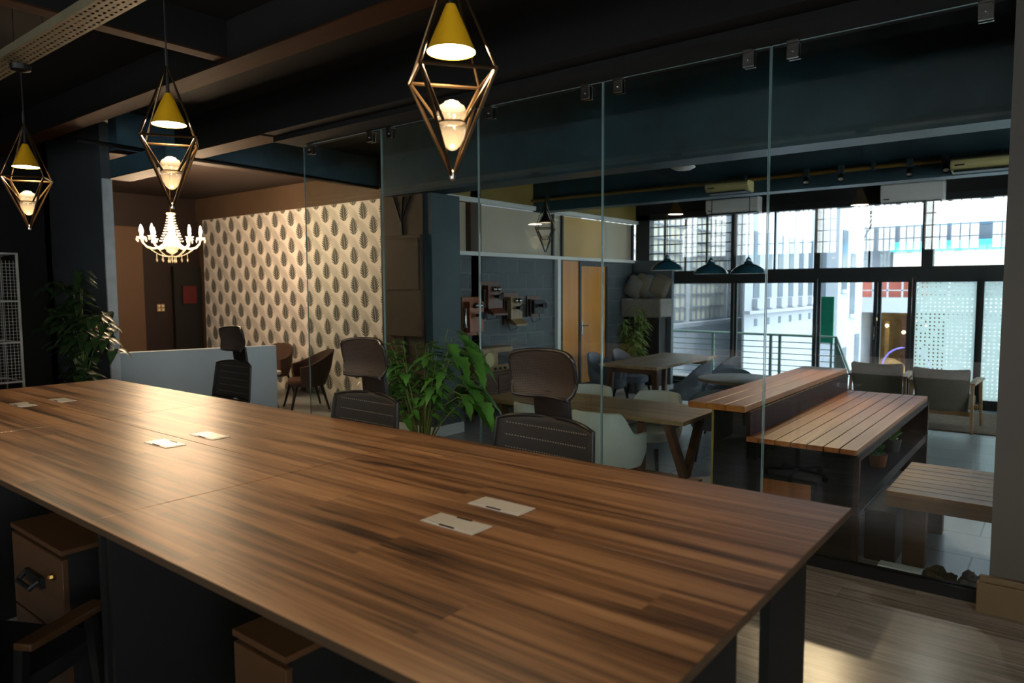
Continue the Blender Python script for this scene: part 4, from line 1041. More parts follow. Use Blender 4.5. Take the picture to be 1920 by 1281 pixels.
# dark drooping plant at the far left
t = thing('dark_leafy_plant', 'dark drooping leafy plant in the shade at the far end of the desk', 'potted plant', (-8.45, 3.12, 0))
pot_(t, 0.18, 0.4)
st, lf = MB(), MB(); r = random.Random(5)
for k in range(22):
    a = r.uniform(0, 2*PI); hz = r.uniform(0.75, 1.75); reach = r.uniform(0.1, 0.55) if hz < 1.5 else r.uniform(0.05, 0.3)
    sd = (math.cos(a), math.sin(a)*0.5)
    p0_ = Vector((0.05*sd[0], 0.03*sd[1], 0.37)); p3 = Vector((sd[0]*reach, sd[1]*reach, hz)); p1 = Vector((0.08*sd[0], 0.05*sd[1], hz*0.95)); pts = []
    for i in range(8):
        f = i/7; pts.append(p0_*(1-f)**2+p1*2*f*(1-f)+p3*f*f)
    st.tube(pts, [0.009-0.006*i/7 for i in range(8)], 5)
    for q in range(9):
        f = 0.45+0.55*q/8; p = p0_*(1-f)**2+p1*2*f*(1-f)+p3*f*f
        b = a+(1.2 if q % 2 else -1.2)+r.uniform(-.4, .4)
        leafblade(lf, p, (math.cos(b), math.sin(b)*0.6, r.uniform(-0.3, 0.25)), r.uniform(0.15, 0.23), r.uniform(0.10, 0.14), r.uniform(0.1, 0.55), 0.12, segs=8)
for (ex, ez, fx) in ((0.95, 1.1, 0.4), (0.75, 1.35, 0.3), (-0.75, 1.72, -0.2), (-0.95, 1.25, -0.3), (0.2, 1.84, 0.1)):
    P0, P1, P2 = Vector((0, 0, 0.9)), Vector((fx, 0, ez+0.3)), Vector((ex, -0.05, ez))
    pts = [P0*(1-f)**2+P1*2*f*(1-f)+P2*f*f for f in [i/9 for i in range(10)]]
    st.tube(pts, 0.004, 5)
    for i in range(3, 10, 2):
        for sg in (-1, 1): leafblade(lf, pts[i], (0.6 if ex > 0 else -0.6, sg*0.4, 0.1*sg), 0.19, 0.10, 0.6, 0.12, segs=8)
st.build('stems', M['stem'], t, smooth=True); lf.build('foliage', M['leaf_dark'], t, smooth=True, angle=80)

# bamboo in the corner of the hall
t = thing('bamboo_plant', 'tall bamboo plant in the corner behind the far oak table', 'potted plant', (-5.45, 10.1, 0))
pot_(t, 0.16, 0.35)
st, lf = MB(), MB(); r = random.Random(3)
for k in range(9):
    a = r.uniform(0, 2*PI); x, y = 0.09*math.cos(a), 0.09*math.sin(a); hz = r.uniform(0.95, 1.42)
    st.tube([(x, y, 0.3), (x*1.4, y*1.4, hz*0.6), (x*2.2, y*2.2, hz)], 0.009, 6)
    for q in range(60):
        f = r.uniform(0.2, 1.0); b = r.uniform(0, 2*PI)
        leafblade(lf, (x*(1+1.2*f), y*(1+1.2*f), 0.3+(hz-0.3)*f), (math.cos(b), math.sin(b), r.uniform(-.1, .6)), r.uniform(0.12, 0.22), 0.04, 0.6, 0, segs=4)
st.build('canes', M['leaf_yel'], t, smooth=True); lf.build('foliage', M['leaf_yel'], t)

# ------------------------------------------------------------------ wire locker at the far left
t = thing('wire_locker', 'tall white wire mesh locker against the far left wall', 'locker', (-9.9, 2.72, 0))
f = MB()
for x in (-0.27, 0.27):
    for y in (-0.2, 0.2): f.bx(x-0.012, x+0.012, y-0.012, y+0.012, 0, 2.13)
for z in (0.0, 0.62, 1.08, 1.56, 2.11):
    for y in (-0.2, 0.2): f.bx(-0.27, 0.27, y-0.01, y+0.01, z, z+0.02)
    for x in (-0.27, 0.27): f.bx(x-0.01, x+0.01, -0.2, 0.2, z, z+0.02)
f.build('frame', M['white_wire'], t)
for (z0, z1) in ((0.04, 0.61), (0.64, 1.07), (1.11, 1.54), (1.59, 2.1)):
    dm = MB()
    x0, x1 = -0.24, 0.24
    dm.tube([(x0, -0.215, z0+0.01), (x1, -0.215, z0+0.01), (x1, -0.215, z1-0.01), (x0, -0.215, z1-0.01), (x0, -0.215, z0+0.01)], 0.008, 6)
    for k in range(1, 10): xx = x0+(x1-x0)*k/10; dm.bx(xx-0.0018, xx+0.0018, -0.217, -0.213, z0+0.01, z1-0.01)
    for k in range(1, 9): zz = z0+(z1-z0)*k/9; dm.bx(x0, x1, -0.218, -0.212, zz-0.0018, zz+0.0018)
    dm.build('mesh_door', M['white_wire'], t)
sd = MB()
for z0 in (0.1, 0.64, 1.11, 1.59):
    for k in range(1, 11): yy = -0.2+0.4*k/11; sd.bx(0.267, 0.273, yy-0.0018, yy+0.0018, z0, z0+0.45)
    for k in range(1, 12): zz = z0+0.45*k/12; sd.bx(0.267, 0.273, -0.2, 0.2, zz-0.0018, zz+0.0018)
sd.build('side_mesh', M['white_wire'], t)
bk = MB()
bk.bx(-0.26, 0.26, 0.195, 0.2, 0.02, 2.1); bk.build('back_panel', M['black'], t)

# ------------------------------------------------------------------ drawer pedestals and wooden chair under the near edge
def pedestal(label, loc, w, d, h):
    h = 1.7-(1.7-h)*DS; w *= DS; d *= DS; loc = (loc[0]*DS, loc[1]*DS, 0)
    t = thing('drawer_pedestal', label, 'drawer unit', loc, 0, 'wooden drawer units under the desk')
    MB().bx(-w/2, w/2, 0.0, d, 0.0, h-0.02).build('carcass', M['black'], t)
    MB().bx(-w/2-0.004, w/2+0.004, -0.024, d, h-0.02, h).build('top', M['cab_wood'], t, bevel=0.002)
    z = 0.03
    for k in range(2):
        zh = (h-0.03-z)/2; z0 = z+k*zh
        dr = MB().bx(-w/2, w/2, -0.022, 0.0, z0, z0+zh-0.008).build('drawer', M['cab_wood'], t, bevel=0.003)
        hd = MB(); zc = z0+zh*0.55
        hd.bx(-0.09, 0.09, -0.04, -0.022, zc-0.022, zc+0.022); hd.tube([(-0.08, -0.04, zc+0.01), (-0.07, -0.07, zc-0.015), (0.07, -0.07, zc-0.015), (0.08, -0.04, zc+0.01)], 0.010, 8)
        hd.build('handle', M['black'], dr)
        MB().ball((w/2-0.09, -0.03, zc+0.05), 0.016, 8).build('lock', M['brass'], dr, smooth=True)
    return t
pedestal('wooden drawer unit with black pulls under the desk at the lower left corner', (-4.26, 1.33, 0), 0.72, 0.5, 0.40)
pedestal('wooden drawer unit under the desk, half hidden behind the black leg panel', (-2.3, 1.42, 0), 0.34, 0.5, 0.40)
t = thing('wooden_armchair', 'dark chair with flat wooden arms at the lower left before the drawers', 'chair', (-2.915, 0.73, 0), math.radians(207.5))
MB().bx(-0.26, 0.26, -0.25, 0.25, 0.36, 0.43).build('seat', M['mesh_black'], t, bevel=0.02)
def wb(u, v):
    s = 2*u-1; return (s*0.25, 0.25+0.1*v-0.05*s*s, 0.42+0.33*v)
MB().grid(wb, 8, 6).build('backrest', M['mesh_black'], t, smooth=True, solid=0.04)
for sx in (-1, 1):
    MB().bx(sx*0.31-0.035, sx*0.31+0.035, -0.17, 0.16, 0.555, 0.58).build('armrest', M['cab_wood'], t, bevel=0.006)
    for y in (-0.14, 0.14): MB().bar((sx*0.29, y, 0.555), (sx*0.29, y*1.4, 0), 0.035, 0.03, 0.026).build('leg', M['black'], t)

# ------------------------------------------------------------------ block wall: antique telephones, radio on cabinet
def phone(label, y, z, w, h, mat, style):
    t = thing('wall_telephone', label, 'telephone', (-6.2, y, z), 0, 'antique telephones on the block wall')
    MB().bx(0, 0.13, -w/2, w/2, -h/2, h/2).build('case', mat, t, bevel=0.006)
    MB().bx(0, 0.02, -w/2-0.025, w/2+0.025, -h/2-0.05, h/2+0.06).build('backboard', M['old_wood'] if style != 0 else mat, t, bevel=0.006)
    b = MB()
    for s in (-1, 1): b.ball((0.15, s*0.045, h/2-0.05), 0.038, 12)
    if style != 3: b.build('bells', M['steel'], t, smooth=True)
    if style in (1, 2): MB().prism([(0.02, -h/2), (0.22, -h/2-0.06), (0.22, -h/2-0.035), (0.02, -h/2+0.12)], -w/2, w/2, 'XZ').build('writing_slope', mat, t)
    Mx = Matrix.Translation((0.13, 0, 0.02)) @ Matrix.Rotation(PI/2, 4, 'Y')
    MB().lathe([(0.02, 0), (0.022, 0.05), (0.045, 0.09), (0.05, 0.1), (0.02, 0.085)], 16, M=Mx).build('mouthpiece', M['black'], t, smooth=True)
    y0 = -w/2-0.035
    MB().tube([(0.08, y0, -0.13), (0.085, y0, -0.08), (0.085, y0, 0.06), (0.08, y0, 0.11)], [0.035, 0.018, 0.018, 0.032], 10).build('receiver', M['steel'] if style == 0 else M['black'], t, smooth=True)
    MB().tube([(0.08, y0, -0.13), (0.10, y0+0.05, -h/2-0.12), (0.1, w*0.2, -h/2-0.1), (0.08, w*0.2, -h/2)], 0.006, 6).build('phone_cord', M['cable'], t, smooth=True)
phone('orange-brown antique wall telephone nearest the slate column', 6.95, 1.32, 0.28, 0.4, M['old_wood_orange'], 0)
phone('dark antique wall telephone with writing slope, highest of the row', 7.33, 1.56, 0.3, 0.34, M['old_wood'], 1)
phone('pale oak antique wall telephone with two bells, third from the column', 7.79, 1.4, 0.26, 0.34, M['old_wood_pale'], 2)
phone('small dark antique wall telephone with curled cord, farthest from the column', 8.33, 1.42, 0.26, 0.2, M['black'], 3)
t = thing('sideboard', 'low dark mahogany sideboard under the telephones', 'cabinet', (-6.02, 7.1, 0))
MB().bx(-0.17, 0.15, -0.5, 0.5, 0.14, 0.56).build('carcass', M['old_wood'], t, bevel=0.004)
MB().bx(-0.175, 0.17, -0.52, 0.52, 0.56, 0.59).build('top', M['old_wood'], t, bevel=0.006)
for y in (-0.25, 0.25):
    dr = MB().bx(0.15, 0.165, y-0.22, y+0.22, 0.36, 0.54).build('drawer', M['old_wood'], t, bevel=0.006)
    MB().ball((0.18, y, 0.45), 0.018, 8).build('knob', M['brass'], dr, smooth=True)
    MB().bx(0.15, 0.162, y-0.22, y+0.22, 0.16, 0.345).build('door', M['old_wood'], t, bevel=0.006)
for x in (-0.14, 0.12):
    for y in (-0.46, 0.46): MB().bar((x, y, 0.14), (x, y, 0), 0.05, 0.05, 0.03).build('leg', M['old_wood'], t)
t = thing('antique_radio', 'antique wooden valve radio with round dial on the sideboard', 'radio', (-5.98, 7.1, 0.59))
MB().bx(-0.15, 0.10, -0.36, 0.36, 0.0, 0.33).build('case', M['old_wood_pale'], t, bevel=0.02)
Mx = Matrix.Translation((0.10, -0.14, 0.17)) @ Matrix.Rotation(PI/2, 4, 'Y')
MB().lathe([(0.001, 0.0), (0.1, 0.0), (0.1, 0.012), (0.085, 0.014), (0.085, 0.006), (0.001, 0.006)], 28, M=Mx, cap=False).build('dial', M['cream_plastic'], t, smooth=True)
g = MB(); g.bx(0.10, 0.106, 0.05, 0.27, 0.1, 0.26)
g.build('speaker_cloth', M['black'], t)
k = MB()
for i in range(3):
    Mk = Matrix.Translation((0.10, -0.02+i*0.1, 0.05)) @ Matrix.Rotation(PI/2, 4, 'Y'); k.lathe([(0.018, 0), (0.016, 0.025), (0.001, 0.027)], 12, M=Mk)
k.build('knobs', M['black'], t, smooth=True)
t = thing('folded_cloth', 'folded white and blue cloth at the foot of the block wall', 'cloth', (-6.0, 8.3, 0.0))
t['label'] = 'low wall cabinet topped with a folded pale cloth beside the radio'; t.name = 'wall_cabinet'; t['category'] = 'cabinet'
MB().bx(-0.18, 0.12, -0.42, 0.42, 0.0, 0.62).build('carcass', M['cushion_grey'], t, bevel=0.005)
MB().bx(-0.19, 0.135, -0.43, 0.43, 0.62, 0.645).build('top', M['wall_dark'], t, bevel=0.004)
MB().bx(0.12, 0.132, -0.4, -0.005, 0.03, 0.6).build('door', M['wall_dark'], t, bevel=0.004)
MB().bx(0.12, 0.132, 0.005, 0.4, 0.03, 0.6).build('door', M['wall_dark'], t, bevel=0.004)
r = random.Random(2)
cm = MB()
for i in range(5): cm.bx(-0.12+r.uniform(-.02, .02), 0.1, -0.22+r.uniform(-.03, .03), 0.2+r.uniform(-.03, .03), 0.647+i*0.016, 0.660+i*0.016)
tag(cm.build('folded_cloth', M['paper'], bevel=0.005), 'small stack of folded pale cloths on the low cabinet beside the radio', 'cloth').location = (-6.0, 8.15, 0)

# high padded ledge with cushions in the corner
t = thing('padded_ledge', 'dark high upholstered ledge holding cushions in the corner before the window wall', 'shelf', (-5.72, 11.0, 0))
MB().bx(-0.46, 0.30, -0.12, 0.36, 1.18, 1.5).build('ledge_body', M['cushion_grey'], t, bevel=0.03)
MB().bx(-0.46, 0.30, 0.30, 0.40, 0.0, 2.16).build('back_panel', M['wall_dark'], t, bevel=0.01)
MB().bx(-0.46, 0.22, 0.0, 0.30, 0.0, 1.18).build('base', M['void'], t)
def cushion(label, loc, w, h, tilt, mat):
    t = MB()
    def cu(u, v, s):
        a, b = 2*u-1, 2*v-1
        th = 0.075*(max(0, 1-a**4)*max(0, 1-b**4))**0.5
        return (a*w/2*(1-0.06*b*b), s*th, b*h/2*(1-0.06*a*a))
    for s in (-1, 1): t.grid(lambda u, v: cu(u, v, s), 10, 10)
    o = t.build('cushion', mat, smooth=True, angle=70)
    o.location = loc; o.rotation_euler = (math.radians(-14), math.radians(tilt), 0)
    return tag(o, label, 'cushion', 'cushions on the high ledge')
cushion('grey cushion leaning at the left end of the high ledge', (-6.02, 11.08, 1.70), 0.36, 0.38, 24, M['cushion_grey'])
cushion('pale textured cushion second from the left on the high ledge', (-5.87, 11.12, 1.72), 0.36, 0.40, 20, M['taupe_fabric'])
cushion('dark cushion third from the left on the high ledge', (-5.72, 11.14, 1.71), 0.34, 0.38, 16, M['grey_fabric'])
cushion('taupe cushion at the right end of the high ledge', (-5.56, 11.13, 1.71), 0.36, 0.40, 18, M['taupe_fabric'])

# ------------------------------------------------------------------ hanging things of the hall
def enamel(label, x, y, z):
    t = thing('enamel_pendant', label, 'pendant lamp', (x, y, z), 0, 'petrol blue enamel pendants in a row')
    MB().lathe([(0.225, 0.0), (0.225, 0.012), (0.19, 0.06), (0.12, 0.105), (0.06, 0.128), (0.05, 0.15), (0.035, 0.16), (0.035, 0.185), (0.02, 0.2), (0.008, 0.215)], 30, cap=False).build('shade', M['blue_enamel'], t, smooth=True)
    MB().lathe([(0.222, 0.002), (0.187, 0.055), (0.117, 0.1), (0.03, 0.125)], 30, cap=False).build('shade_lining', M['white'], t, smooth=True)
    MB().ball((0, 0, 0.075), 0.035, 10).build('bulb', M['white'], t, smooth=True)
    MB().tube([(0, 0, 0.21), (0, 0, ZC-z-0.02)], 0.005, 6).build('cord', M['cable'], t)
    MB().lathe([(0.05, ZC-z-0.03), (0.05, ZC-z)], 16).build('ceiling_rose', M['black'], t, smooth=True)
enamel('petrol blue enamel pendant, left of the row of three', -4.39, 9.0, 1.925)
enamel('petrol blue enamel pendant, middle of the row of three', -3.76, 9.0, 1.865)
enamel('petrol blue enamel pendant, right of the row of three', -3.26, 9.0, 1.86)
t = thing('disc_lamp', 'white disc lamp hanging on a black rod behind the blue beam', 'lamp', (-3.06, 6.6, 2.86))
MB().lathe([(0.02, -0.015), (0.08, -0.012), (0.118, 0.008), (0.12, 0.016), (0.11, 0.02), (0.03, 0.03)], 28).build('disc', M['white'], t, smooth=True)
MB().lathe([(0.035, 0.028), (0.03, 0.07), (0.02, 0.075)], 16).build('hub', M['black'], t, smooth=True)
MB().tube([(0, 0, 0.07), (0, 0, ZC-2.86)], 0.016, 8).build('rod', M['black'], t)
def aircon(label, x0, x1, y, z0, z1, mat, grp):
    w, h = x1-x0, z1-z0
    t = thing('air_conditioner', label, 'air conditioner', ((x0+x1)/2, y, z0), 0, grp)
    MB().prism([(0, 0.0), (-0.17, 0.02), (-0.21, 0.07), (-0.21, h-0.02), (-0.18, h), (0, h)], -w/2, w/2, 'YZ').build('body', mat, t, bevel=0.008)
    MB().bx(-w/2+0.03, w/2-0.03, -0.2, -0.03, -0.004, 0.012).build('louvre', M['grey_frame'], t)
    MB().bx(-w/2+0.04, -w/2+0.12, -0.213, -0.21, 0.055, 0.068).build('display', M['grey_frame'], t)
aircon('white wall air conditioner above the windows, left one over the blue pendants', -4.80, -3.94, 11.44, 2.87, 3.12, M['white'], 'white air conditioners above the window wall')
aircon('white wall air conditioner above the windows, right one near the pier', -2.20, -1.42, 11.44, 2.85, 3.13, M['white'], 'white air conditioners above the window wall')
aircon('solid stand-in for a mirrored air conditioner under the yellow pipe, left one', -3.50, -2.98, 8.36, 2.80, 2.925, M['cream_plastic'], 'stand-ins for mirrored air conditioners on the second beam')  # warm reflections in the partition glass, built as solid units
aircon('solid stand-in for a mirrored air conditioner under the yellow pipe, right one beside the pier', -0.99, -0.2, 8.36, 2.80, 2.93, M['cream_plastic'], 'stand-ins for mirrored air conditioners on the second beam')
t = thing('yellow_pipe', 'yellow gas pipe clipped along the second blue beam', 'pipe', (-2.2, 8.32, 2.945))
MB().tube([(-4.0, 0, 0), (3.0, 0, 0)], 0.022, 10).build('pipe_run', plain('yellow_pipe_paint', lin(128, 100, 40), 0.5), t, smooth=True)
for x in (-3.7, -0.9, 0.5, 1.6): MB().bx(x-0.015, x+0.015, -0.03, 0.04, -0.025, 0.045).build('pipe_clip', M['blue_col'], t)
# small spotlights clipped to the pipe, warm, aimed at the bar and the tables
def spot(x, target, label, energy, col=(1.0, 0.72, 0.42)):
    t = thing('clip_spotlight', label, 'spotlight', (x, 8.32, 2.945), 0, 'clip spotlights on the yellow pipe')
    MB().bx(-0.03, 0.03, -0.03, 0.03, -0.03, 0.05).build('clamp', M['blue_col'], t, bevel=0.004)
    d = (Vector(target)-Vector((x, 8.32, 2.9))).normalized()
    rot = d.to_track_quat('-Z', 'Y').to_euler()
    Mx = Matrix.Translation(d*0.07+Vector((0, 0, -0.03))) @ rot.to_matrix().to_4x4()
    MB().lathe([(0.018, 0.05), (0.028, 0.03), (0.032, -0.05), (0.029, -0.05), (0.025, 0.02)], 16, M=Mx, cap=False).build('lamp_head', M['black'], t, smooth=True)
    MB().lathe([(0.001, -0.03), (0.027, -0.03)], 16, M=Mx, cap=False).build('lens', M['skirt_white'], t)
    L = bpy.data.lights.new('spot_beam', 'SPOT'); L.energy = energy*1.5*K*K; L.color = col; L.spot_size = math.radians(38); L.spot_blend = 0.6; L.shadow_soft_size = 0.03
    lo = bpy.data.objects.new('spot_beam', L); COL.objects.link(lo); lo.parent = t; lo.location = d*0.14+Vector((0, 0, -0.03)); lo.rotation_euler = rot
spot(-2.38, (-1.9, 6.2, 0.9), 'dark clip spotlight on the yellow pipe, left one of the middle pair', 60)
spot(-2.02, (-1.5, 5.9, 0.7), 'dark clip spotlight on the yellow pipe, right one of the middle pair', 60)
spot(-1.36, (-1.2, 6.6, 0.7), 'dark clip spotlight on the yellow pipe, left one of the right pair', 45)
spot(-1.05, (-0.5, 6.0, 0.45), 'dark clip spotlight on the yellow pipe, right one of the right pair', 34, (1.0, 0.95, 0.84))
spot(-3.42, (-3.2, 5.3, 0.7), 'dark clip spotlight on the yellow pipe, left one of the left pair', 60)
spot(-3.08, (-2.8, 6.0, 0.7), 'dark clip spotlight on the yellow pipe, right one of the left pair', 30)
# cable tray over the near side of the desk
t = thing('cable_tray', 'perforated metal cable tray hung below the ceiling at the upper left', 'cable tray', (-4.0, 1.645, 3.125))
MB().bx(-6.1, 6.5, -0.075, 0.075, 0.0, 0.003).build('tray_base', M['tray'], t)
MB().bx(-6.1, 6.5, -0.078, -0.075, 0.0, 0.05).bx(-6.1, 6.5, 0.075, 0.078, 0.0, 0.05).build('tray_side', plain('tray_steel', lin(140, 130, 104), 0.5, 0.3), t)
for x in (-5.5, -4.0, -2.5, -1.0, 0.5, 2.0):
    MB().bx(x-0.004, x+0.004, -0.079, -0.077, 0.04, ZC-3.125).bx(x-0.004, x+0.004, 0.077, 0.079, 0.04, ZC-3.125).build('hanger_rod', M['steel'], t)

# ------------------------------------------------------------------ things on the floor at the glass
t = thing('white_box', 'small flat white box on the tiles behind the glass channel', 'box', (-0.72, 4.56, 0))
MB().bx(-0.11, 0.11, -0.04, 0.04, 0, 0.05).build('box_body', M['paper'], t, bevel=0.004)
MB().bx(-0.113, 0.113, -0.043, 0.043, 0.05, 0.062).build('box_lid', M['paper'], t, bevel=0.003)
def blob(name, label, cat, loc, sx, sy, sz, mat, seed):
    rr = random.Random(seed); ph = [rr.uniform(0, 6.28) for _ in range(6)]
    def P(u, v):
        a = 2*PI*u; b = PI*v
        k = 1+0.16*math.sin(3*a+ph[0])*math.sin(b)+0.12*math.sin(5*a+4*b+ph[1])+0.08*math.sin(9*b+2*a+ph[2])
        z = max(0.0, sz*(0.5-0.5*math.cos(b))*k*(1-0.15*math.cos(2*a)))
        return (sx*math.sin(b)**0.7*math.cos(a)*k, sy*math.sin(b)**0.7*math.sin(a)*k, z)
    t = thing(name, label, cat, loc)
    MB().grid(P, 28, 14).build('fabric_body', mat, t, smooth=True, angle=80)
    MB().tube([(-sx*0.5, -sy*0.6, sz*0.5), (-sx*0.2, -sy*0.9, sz*0.95), (sx*0.2, -sy*0.8, sz*0.8), (sx*0.5, -sy*0.5, sz*0.45)], 0.012, 6).build('strap', M['bag_olive'], t, smooth=True)
blob('canvas_bag', 'crumpled olive canvas bag on the tiles behind the glass beside the bench leg', 'bag', (-0.53, 4.60, 0), 0.085, 0.065, 0.075, M['bag_olive'], 3)
blob('canvas_bag', 'crumpled grey canvas bag behind the glass against the pier', 'bag', (-0.36, 4.585, 0), 0.075, 0.055, 0.085, M['bag'], 8)

# ------------------------------------------------------------------ outside
struct('floor.003', MB().bx(-6.4, 3.2, 11.62, 13.1, -0.3, -0.02), M['ext_ground'], 'pale balcony slab outside the window wall')
struct('floor.004', MB().bx(-20, 12, 13.1, 45, -2.3, -2.05), M['ext_ground'], 'courtyard ground below the balcony')
t = thing('balcony_railing', 'green-grey metal balcony railing with horizontal bars', 'railing', (-4.5, 12.85, -0.02))
p = MB(); p.tube([(-1.9, 0, 0.86), (1.05, 0, 0.85), (1.38, 0, 0.85), (1.62, 0, 0.22)], 0.022, 8)
p.build('handrail', M['ext_steel'], t, smooth=True)
for k in range(7): MB().tube([(-1.9, 0, 0.1+k*0.105), (1.38, 0, 0.1+k*0.105)], 0.008, 6).build('rail_bar', M['ext_steel'], t)
for x in (-1.9, -0.8, 0.28, 0.44, 1.38): MB().bx(x-0.022, x+0.022, -0.022, 0.022, 0.0, 0.85).build('post', M['ext_steel'], t)
MB().add([(1.38, -0.005, 0.78), (1.6, -0.005, 0.18), (1.38, -0.005, 0.1), (1.38, 0.005, 0.78), (1.6, 0.005, 0.18), (1.38, 0.005, 0.1)], [(0, 1, 2), (5, 4, 3), (0, 3, 4, 1), (1, 4, 5, 2), (2, 5, 3, 0)]).build('end_plate', M['ext_steel'], t)
t = thing('green_board', 'plain bottle green board on posts outside the window wall', 'sign board', (-3.42, 13.3, -2.05))
MB().bx(-0.14, 0.14, -0.02, 0.02, 2.74, 3.56).build('board', M['ext_green'], t, bevel=0.004)
for x in (-0.11, 0.11): MB().bx(x-0.018, x+0.018, 0.0, 0.03, 0, 2.74).build('post', M['ext_steel'], t)
# building with gridded windows on the left
t = thing('gridded_building', 'pale building with white gridded windows far left outside', 'building', (-9, 18, -2.05))
o = (-9, 18, -2.05)
MB(o).bx(-12, -8.1, 12.6, 24, -2.05, 7).build('wall', M['ext_pale'], t)
MB(o).bx(-8.1, -7.75, 12.6, 24, -2.05, 0.66).build('parapet', M['ext_white'], t)
MB(o).bx(-8.1, -7.7, 12.6, 24, 0.66, 0.76).build('coping', M['ext_white'], t)
for (y0, y1) in ((13.2, 15.0), (15.4, 17.6), (18.0, 20.2), (20.6, 22.8)):
    w = MB(o).bx(-8.1, -8.07, y0, y1, 0.8, 3.6).build('window', M['ext_winl'], t)
    g = MB(o)
    for k in range(9): zz = 0.8+2.8*k/8; g.bx(-8.07, -8.03, y0, y1, zz-0.02, zz+0.02)
    for k in range(8): yy = y0+(y1-y0)*k/7; g.bx(-8.07, -8.03, yy-0.02, yy+0.02, 0.8, 3.6)
    g.build('glazing_bars', M['ext_pale'] if False else M['ext_white'], w)
# white building with narrow windows
t = thing('white_building', 'white building with a row of narrow dark windows outside', 'building', (-7, 18, -2.05))
o = (-7, 18, -2.05)
MB(o).prism([(-5.5, 15.0), (-5.5, 20.1), (-7.45, 20.1)], -2.05, 3.8, 'XY').build('wall', M['ext_white'], t)
MB(o).bx(-5.5, -5.38, 15.0, 20.1, 1.10, 1.17).build('string_course', M['ext_white'], t)
for k in range(6):
    y = 15.5+k*0.82
    MB(o).bx(-5.5, -5.485, y, y+0.36, 1.45, 2.9).build('window', M['ext_win'], t)
    MB(o).bx(-5.5, -5.38, y-0.05, y+0.41, 1.22, 1.42).build('window_sill', M['ext_white'], t)
    MB(o).bx(-5.5, -5.49, y+0.1, y+0.28, 0.82, 0.98).build('vent', M['ext_win'], t)
t = thing('corner_building', 'white corner building with tall windows right of the green board', 'building', (-5.8, 21.6, -2.05))
o = (-5.8, 21.6, -2.05)
MB(o).bx(-7.2, -4.9, 20.2, 23.0, -2.05, 7.5).build('wall', M['ext_white'], t)
for (y, z0, z1) in ((20.55, 1.6, 3.2), (21.5, 0.9, 2.6), (20.7, -1.4, 0.0), (22.2, -1.6, 0.3)):
    w = MB(o).bx(-4.9, -4.885, y, y+0.55, z0, z1).build('window', M['ext_win'], t)
    MB(o).bx(-4.9, -4.84, y-0.06, y+0.61, z0-0.1, z0).build('window_sill', M['ext_white'], w)
MB(o).bx(-5.5, -5.2, 20.16, 20.2, 1.2, 3.4).build('window', M['ext_win'], t)
# far building across the courtyard
t = thing('far_building', 'building across the courtyard with a blue fascia and a warm lit shop below', 'building', (-3, 31, -2.05))
o = (-3, 31, -2.05)
MB(o).bx(-12, 8, 31.0, 36, 0.7, 12).build('upper_wall', M['ext_white'], t)
MB(o).bx(-12, 8, 29.9, 31.0, 0.68, 1.25).build('band', M['ext_white'], t)
MB(o).bx(-7.0, -4.2, 30.9, 31.0, 1.25, 2.2).build('cladding', M['ext_red'], t)
g = MB(o)
for k in range(8): xx = -7+k*0.5; g.bx(xx-0.03, xx+0.03, 29.9, 29.95, 1.25, 2.2)
for k in range(3): g.bx(-7.2, -3.2, 29.9, 29.95, 1.5+k*0.35, 1.54+k*0.35)
g.build('balustrade', M['ext_white'], t)
MB(o).bx(-5.4, 6, 29.6, 31.0, 2.95, 3.3).build('fascia', M['ext_blue'], t)
MB(o).bx(-5.3, 6, 29.7, 31.0, 2.3, 2.95).build('clerestory', M['ext_winl'], t)
MB(o).bx(-7.0, 6, 29.5, 31.0, 3.9, 5.2).build('awning', M['ext_pale'], t)
MB(o).bx(-12, -6.55, 30.2, 36, -2.05, 0.68).bx(-3.6, 8, 30.2, 36, -2.05, 0.68).build('ground_wall', M['ext_white'], t)
MB(o).bx(-6.55, -3.6, 33.2, 33.3, -2.05, 0.68).build('shop_back', M['ext_gold'], t)
for i, x in enumerate((-6.3, -5.9, -5.3, -4.9, -4.5)):
    MB(o).bx(x-0.08, x+0.08, 32.3, 32.45, -2.05, 0.45-0.2*(i % 2)).build('shop_display', M['ext_gold'] if i % 2 else M['old_wood'], t)
    MB(o).ball((x+0.12, 31.6, 0.35-0.25*(i % 3)), 0.07, 8).build('shop_lamp', M['shop_lamp'], t)
t = thing('sack_pile', 'golden heap of sacking in front of the lit shop', 'heap', (-5.5, 30.6, -2.05))
MB().lathe([(0.8, 0.0), (0.75, 0.35), (0.5, 0.75), (0.2, 0.92), (0.01, 0.95)], 18).build('heap_body', M['sand'], t, smooth=True)
t = thing('violet_hoop', 'violet hoop standing beside the heap outside the shop', 'hoop', (-4.6, 28.6, -2.05))
MB().tube([(0.75*math.cos(2*PI*k/32), 0, 0.78+0.75*math.sin(2*PI*k/32)) for k in range(33)], 0.03, 6).build('ring', M['hoop'], t, smooth=True)

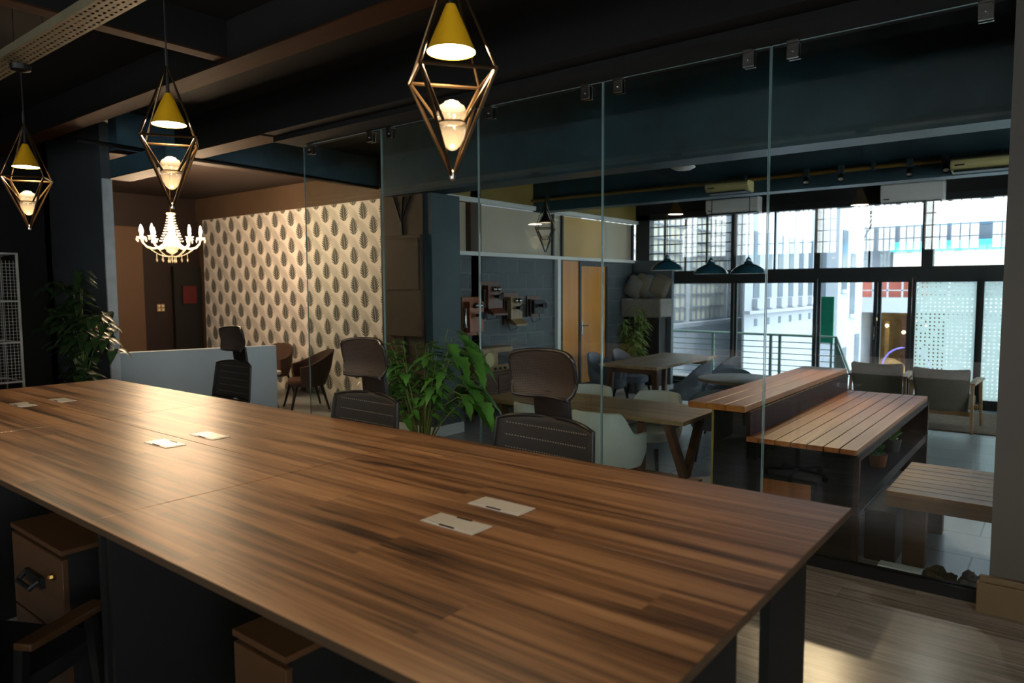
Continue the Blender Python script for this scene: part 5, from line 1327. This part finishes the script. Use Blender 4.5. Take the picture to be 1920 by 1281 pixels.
# ------------------------------------------------------------------ light
w = bpy.data.worlds.new('World'); SC.world = w; w.use_nodes = True
nt = w.node_tree; bg = nt.nodes['Background']
tc = nt.nodes.new('ShaderNodeTexCoord'); vx = sep(nt, tc.outputs['Generated'])
f = ((vx[0]*0.62-vx[1]*0.72+vx[2]*0.3)*0.5+0.5).clamp()          # sky is brightest on the sun's side, behind the viewer
col_ = ramp(nt, f, [(0.0, (0.88, 0.95, 1.0, 1)), (1.0, (0.97, 0.99, 1.0, 1))])
nt.links.new(col_, bg.inputs[0])
stv = f.pow(4.0)*SKY_BACK+SKY_FRONT
nt.links.new(stv.s, bg.inputs[1])
sun = bpy.data.lights.new('sun', 'SUN'); so = bpy.data.objects.new('sun', sun); COL.objects.link(so)
sun.energy = SUN; sun.angle = math.radians(2.0); sun.color = (1.0, 0.95, 0.88)
so.rotation_euler = (Vector((0.35, -0.03, 0.94))).to_track_quat('Z', 'Y').to_euler()

# ------------------------------------------------------------------ camera
cam = bpy.data.cameras.new('camera'); co = bpy.data.objects.new('camera', cam); COL.objects.link(co)
cam.sensor_width = 36; cam.sensor_fit = 'HORIZONTAL'; cam.lens = 1327.1/1920*36
cam.clip_start = 0.05; cam.clip_end = 200
yaw, pit, rol = math.radians(38.322), math.radians(4.3625), math.radians(-0.292)
fw = Vector((-math.sin(yaw)*math.cos(pit), math.cos(yaw)*math.cos(pit), -math.sin(pit)))
rt = Vector((math.cos(yaw), math.sin(yaw), 0)); up = rt.cross(fw)
r2 = rt*math.cos(rol)+up*math.sin(rol); u2 = -rt*math.sin(rol)+up*math.cos(rol)
Mc = Matrix((r2, u2, -fw)).transposed().to_4x4(); Mc.translation = (0, 0, 1.70*K)
co.matrix_world = Mc
cam.dof.use_dof = True; cam.dof.focus_distance = 4.2*K; cam.dof.aperture_fstop = 3.2
SC.camera = co
vs = SC.view_settings
SC.display_settings.display_device = 'sRGB'
vs.view_transform = 'Standard'; vs.look = 'None'; vs.exposure = EXPOSURE; vs.gamma = 1.0; vs.use_curve_mapping = False
cy = SC.cycles
cy.use_denoising = True
try:
    cy.denoiser = 'OPENIMAGEDENOISE'; cy.denoising_input_passes = 'RGB_ALBEDO_NORMAL'
except Exception: pass
cy.max_bounces = 10; cy.diffuse_bounces = 4; cy.glossy_bounces = 5; cy.transparent_max_bounces = 24
cy.sample_clamp_indirect = 6.0; cy.caustics_reflective = False; cy.caustics_refractive = False

# drawing units to metres
for o in SC.objects:
    if o.parent is None and o.type in ('MESH', 'EMPTY'):
        o.location = o.location*K; o.scale = o.scale*K
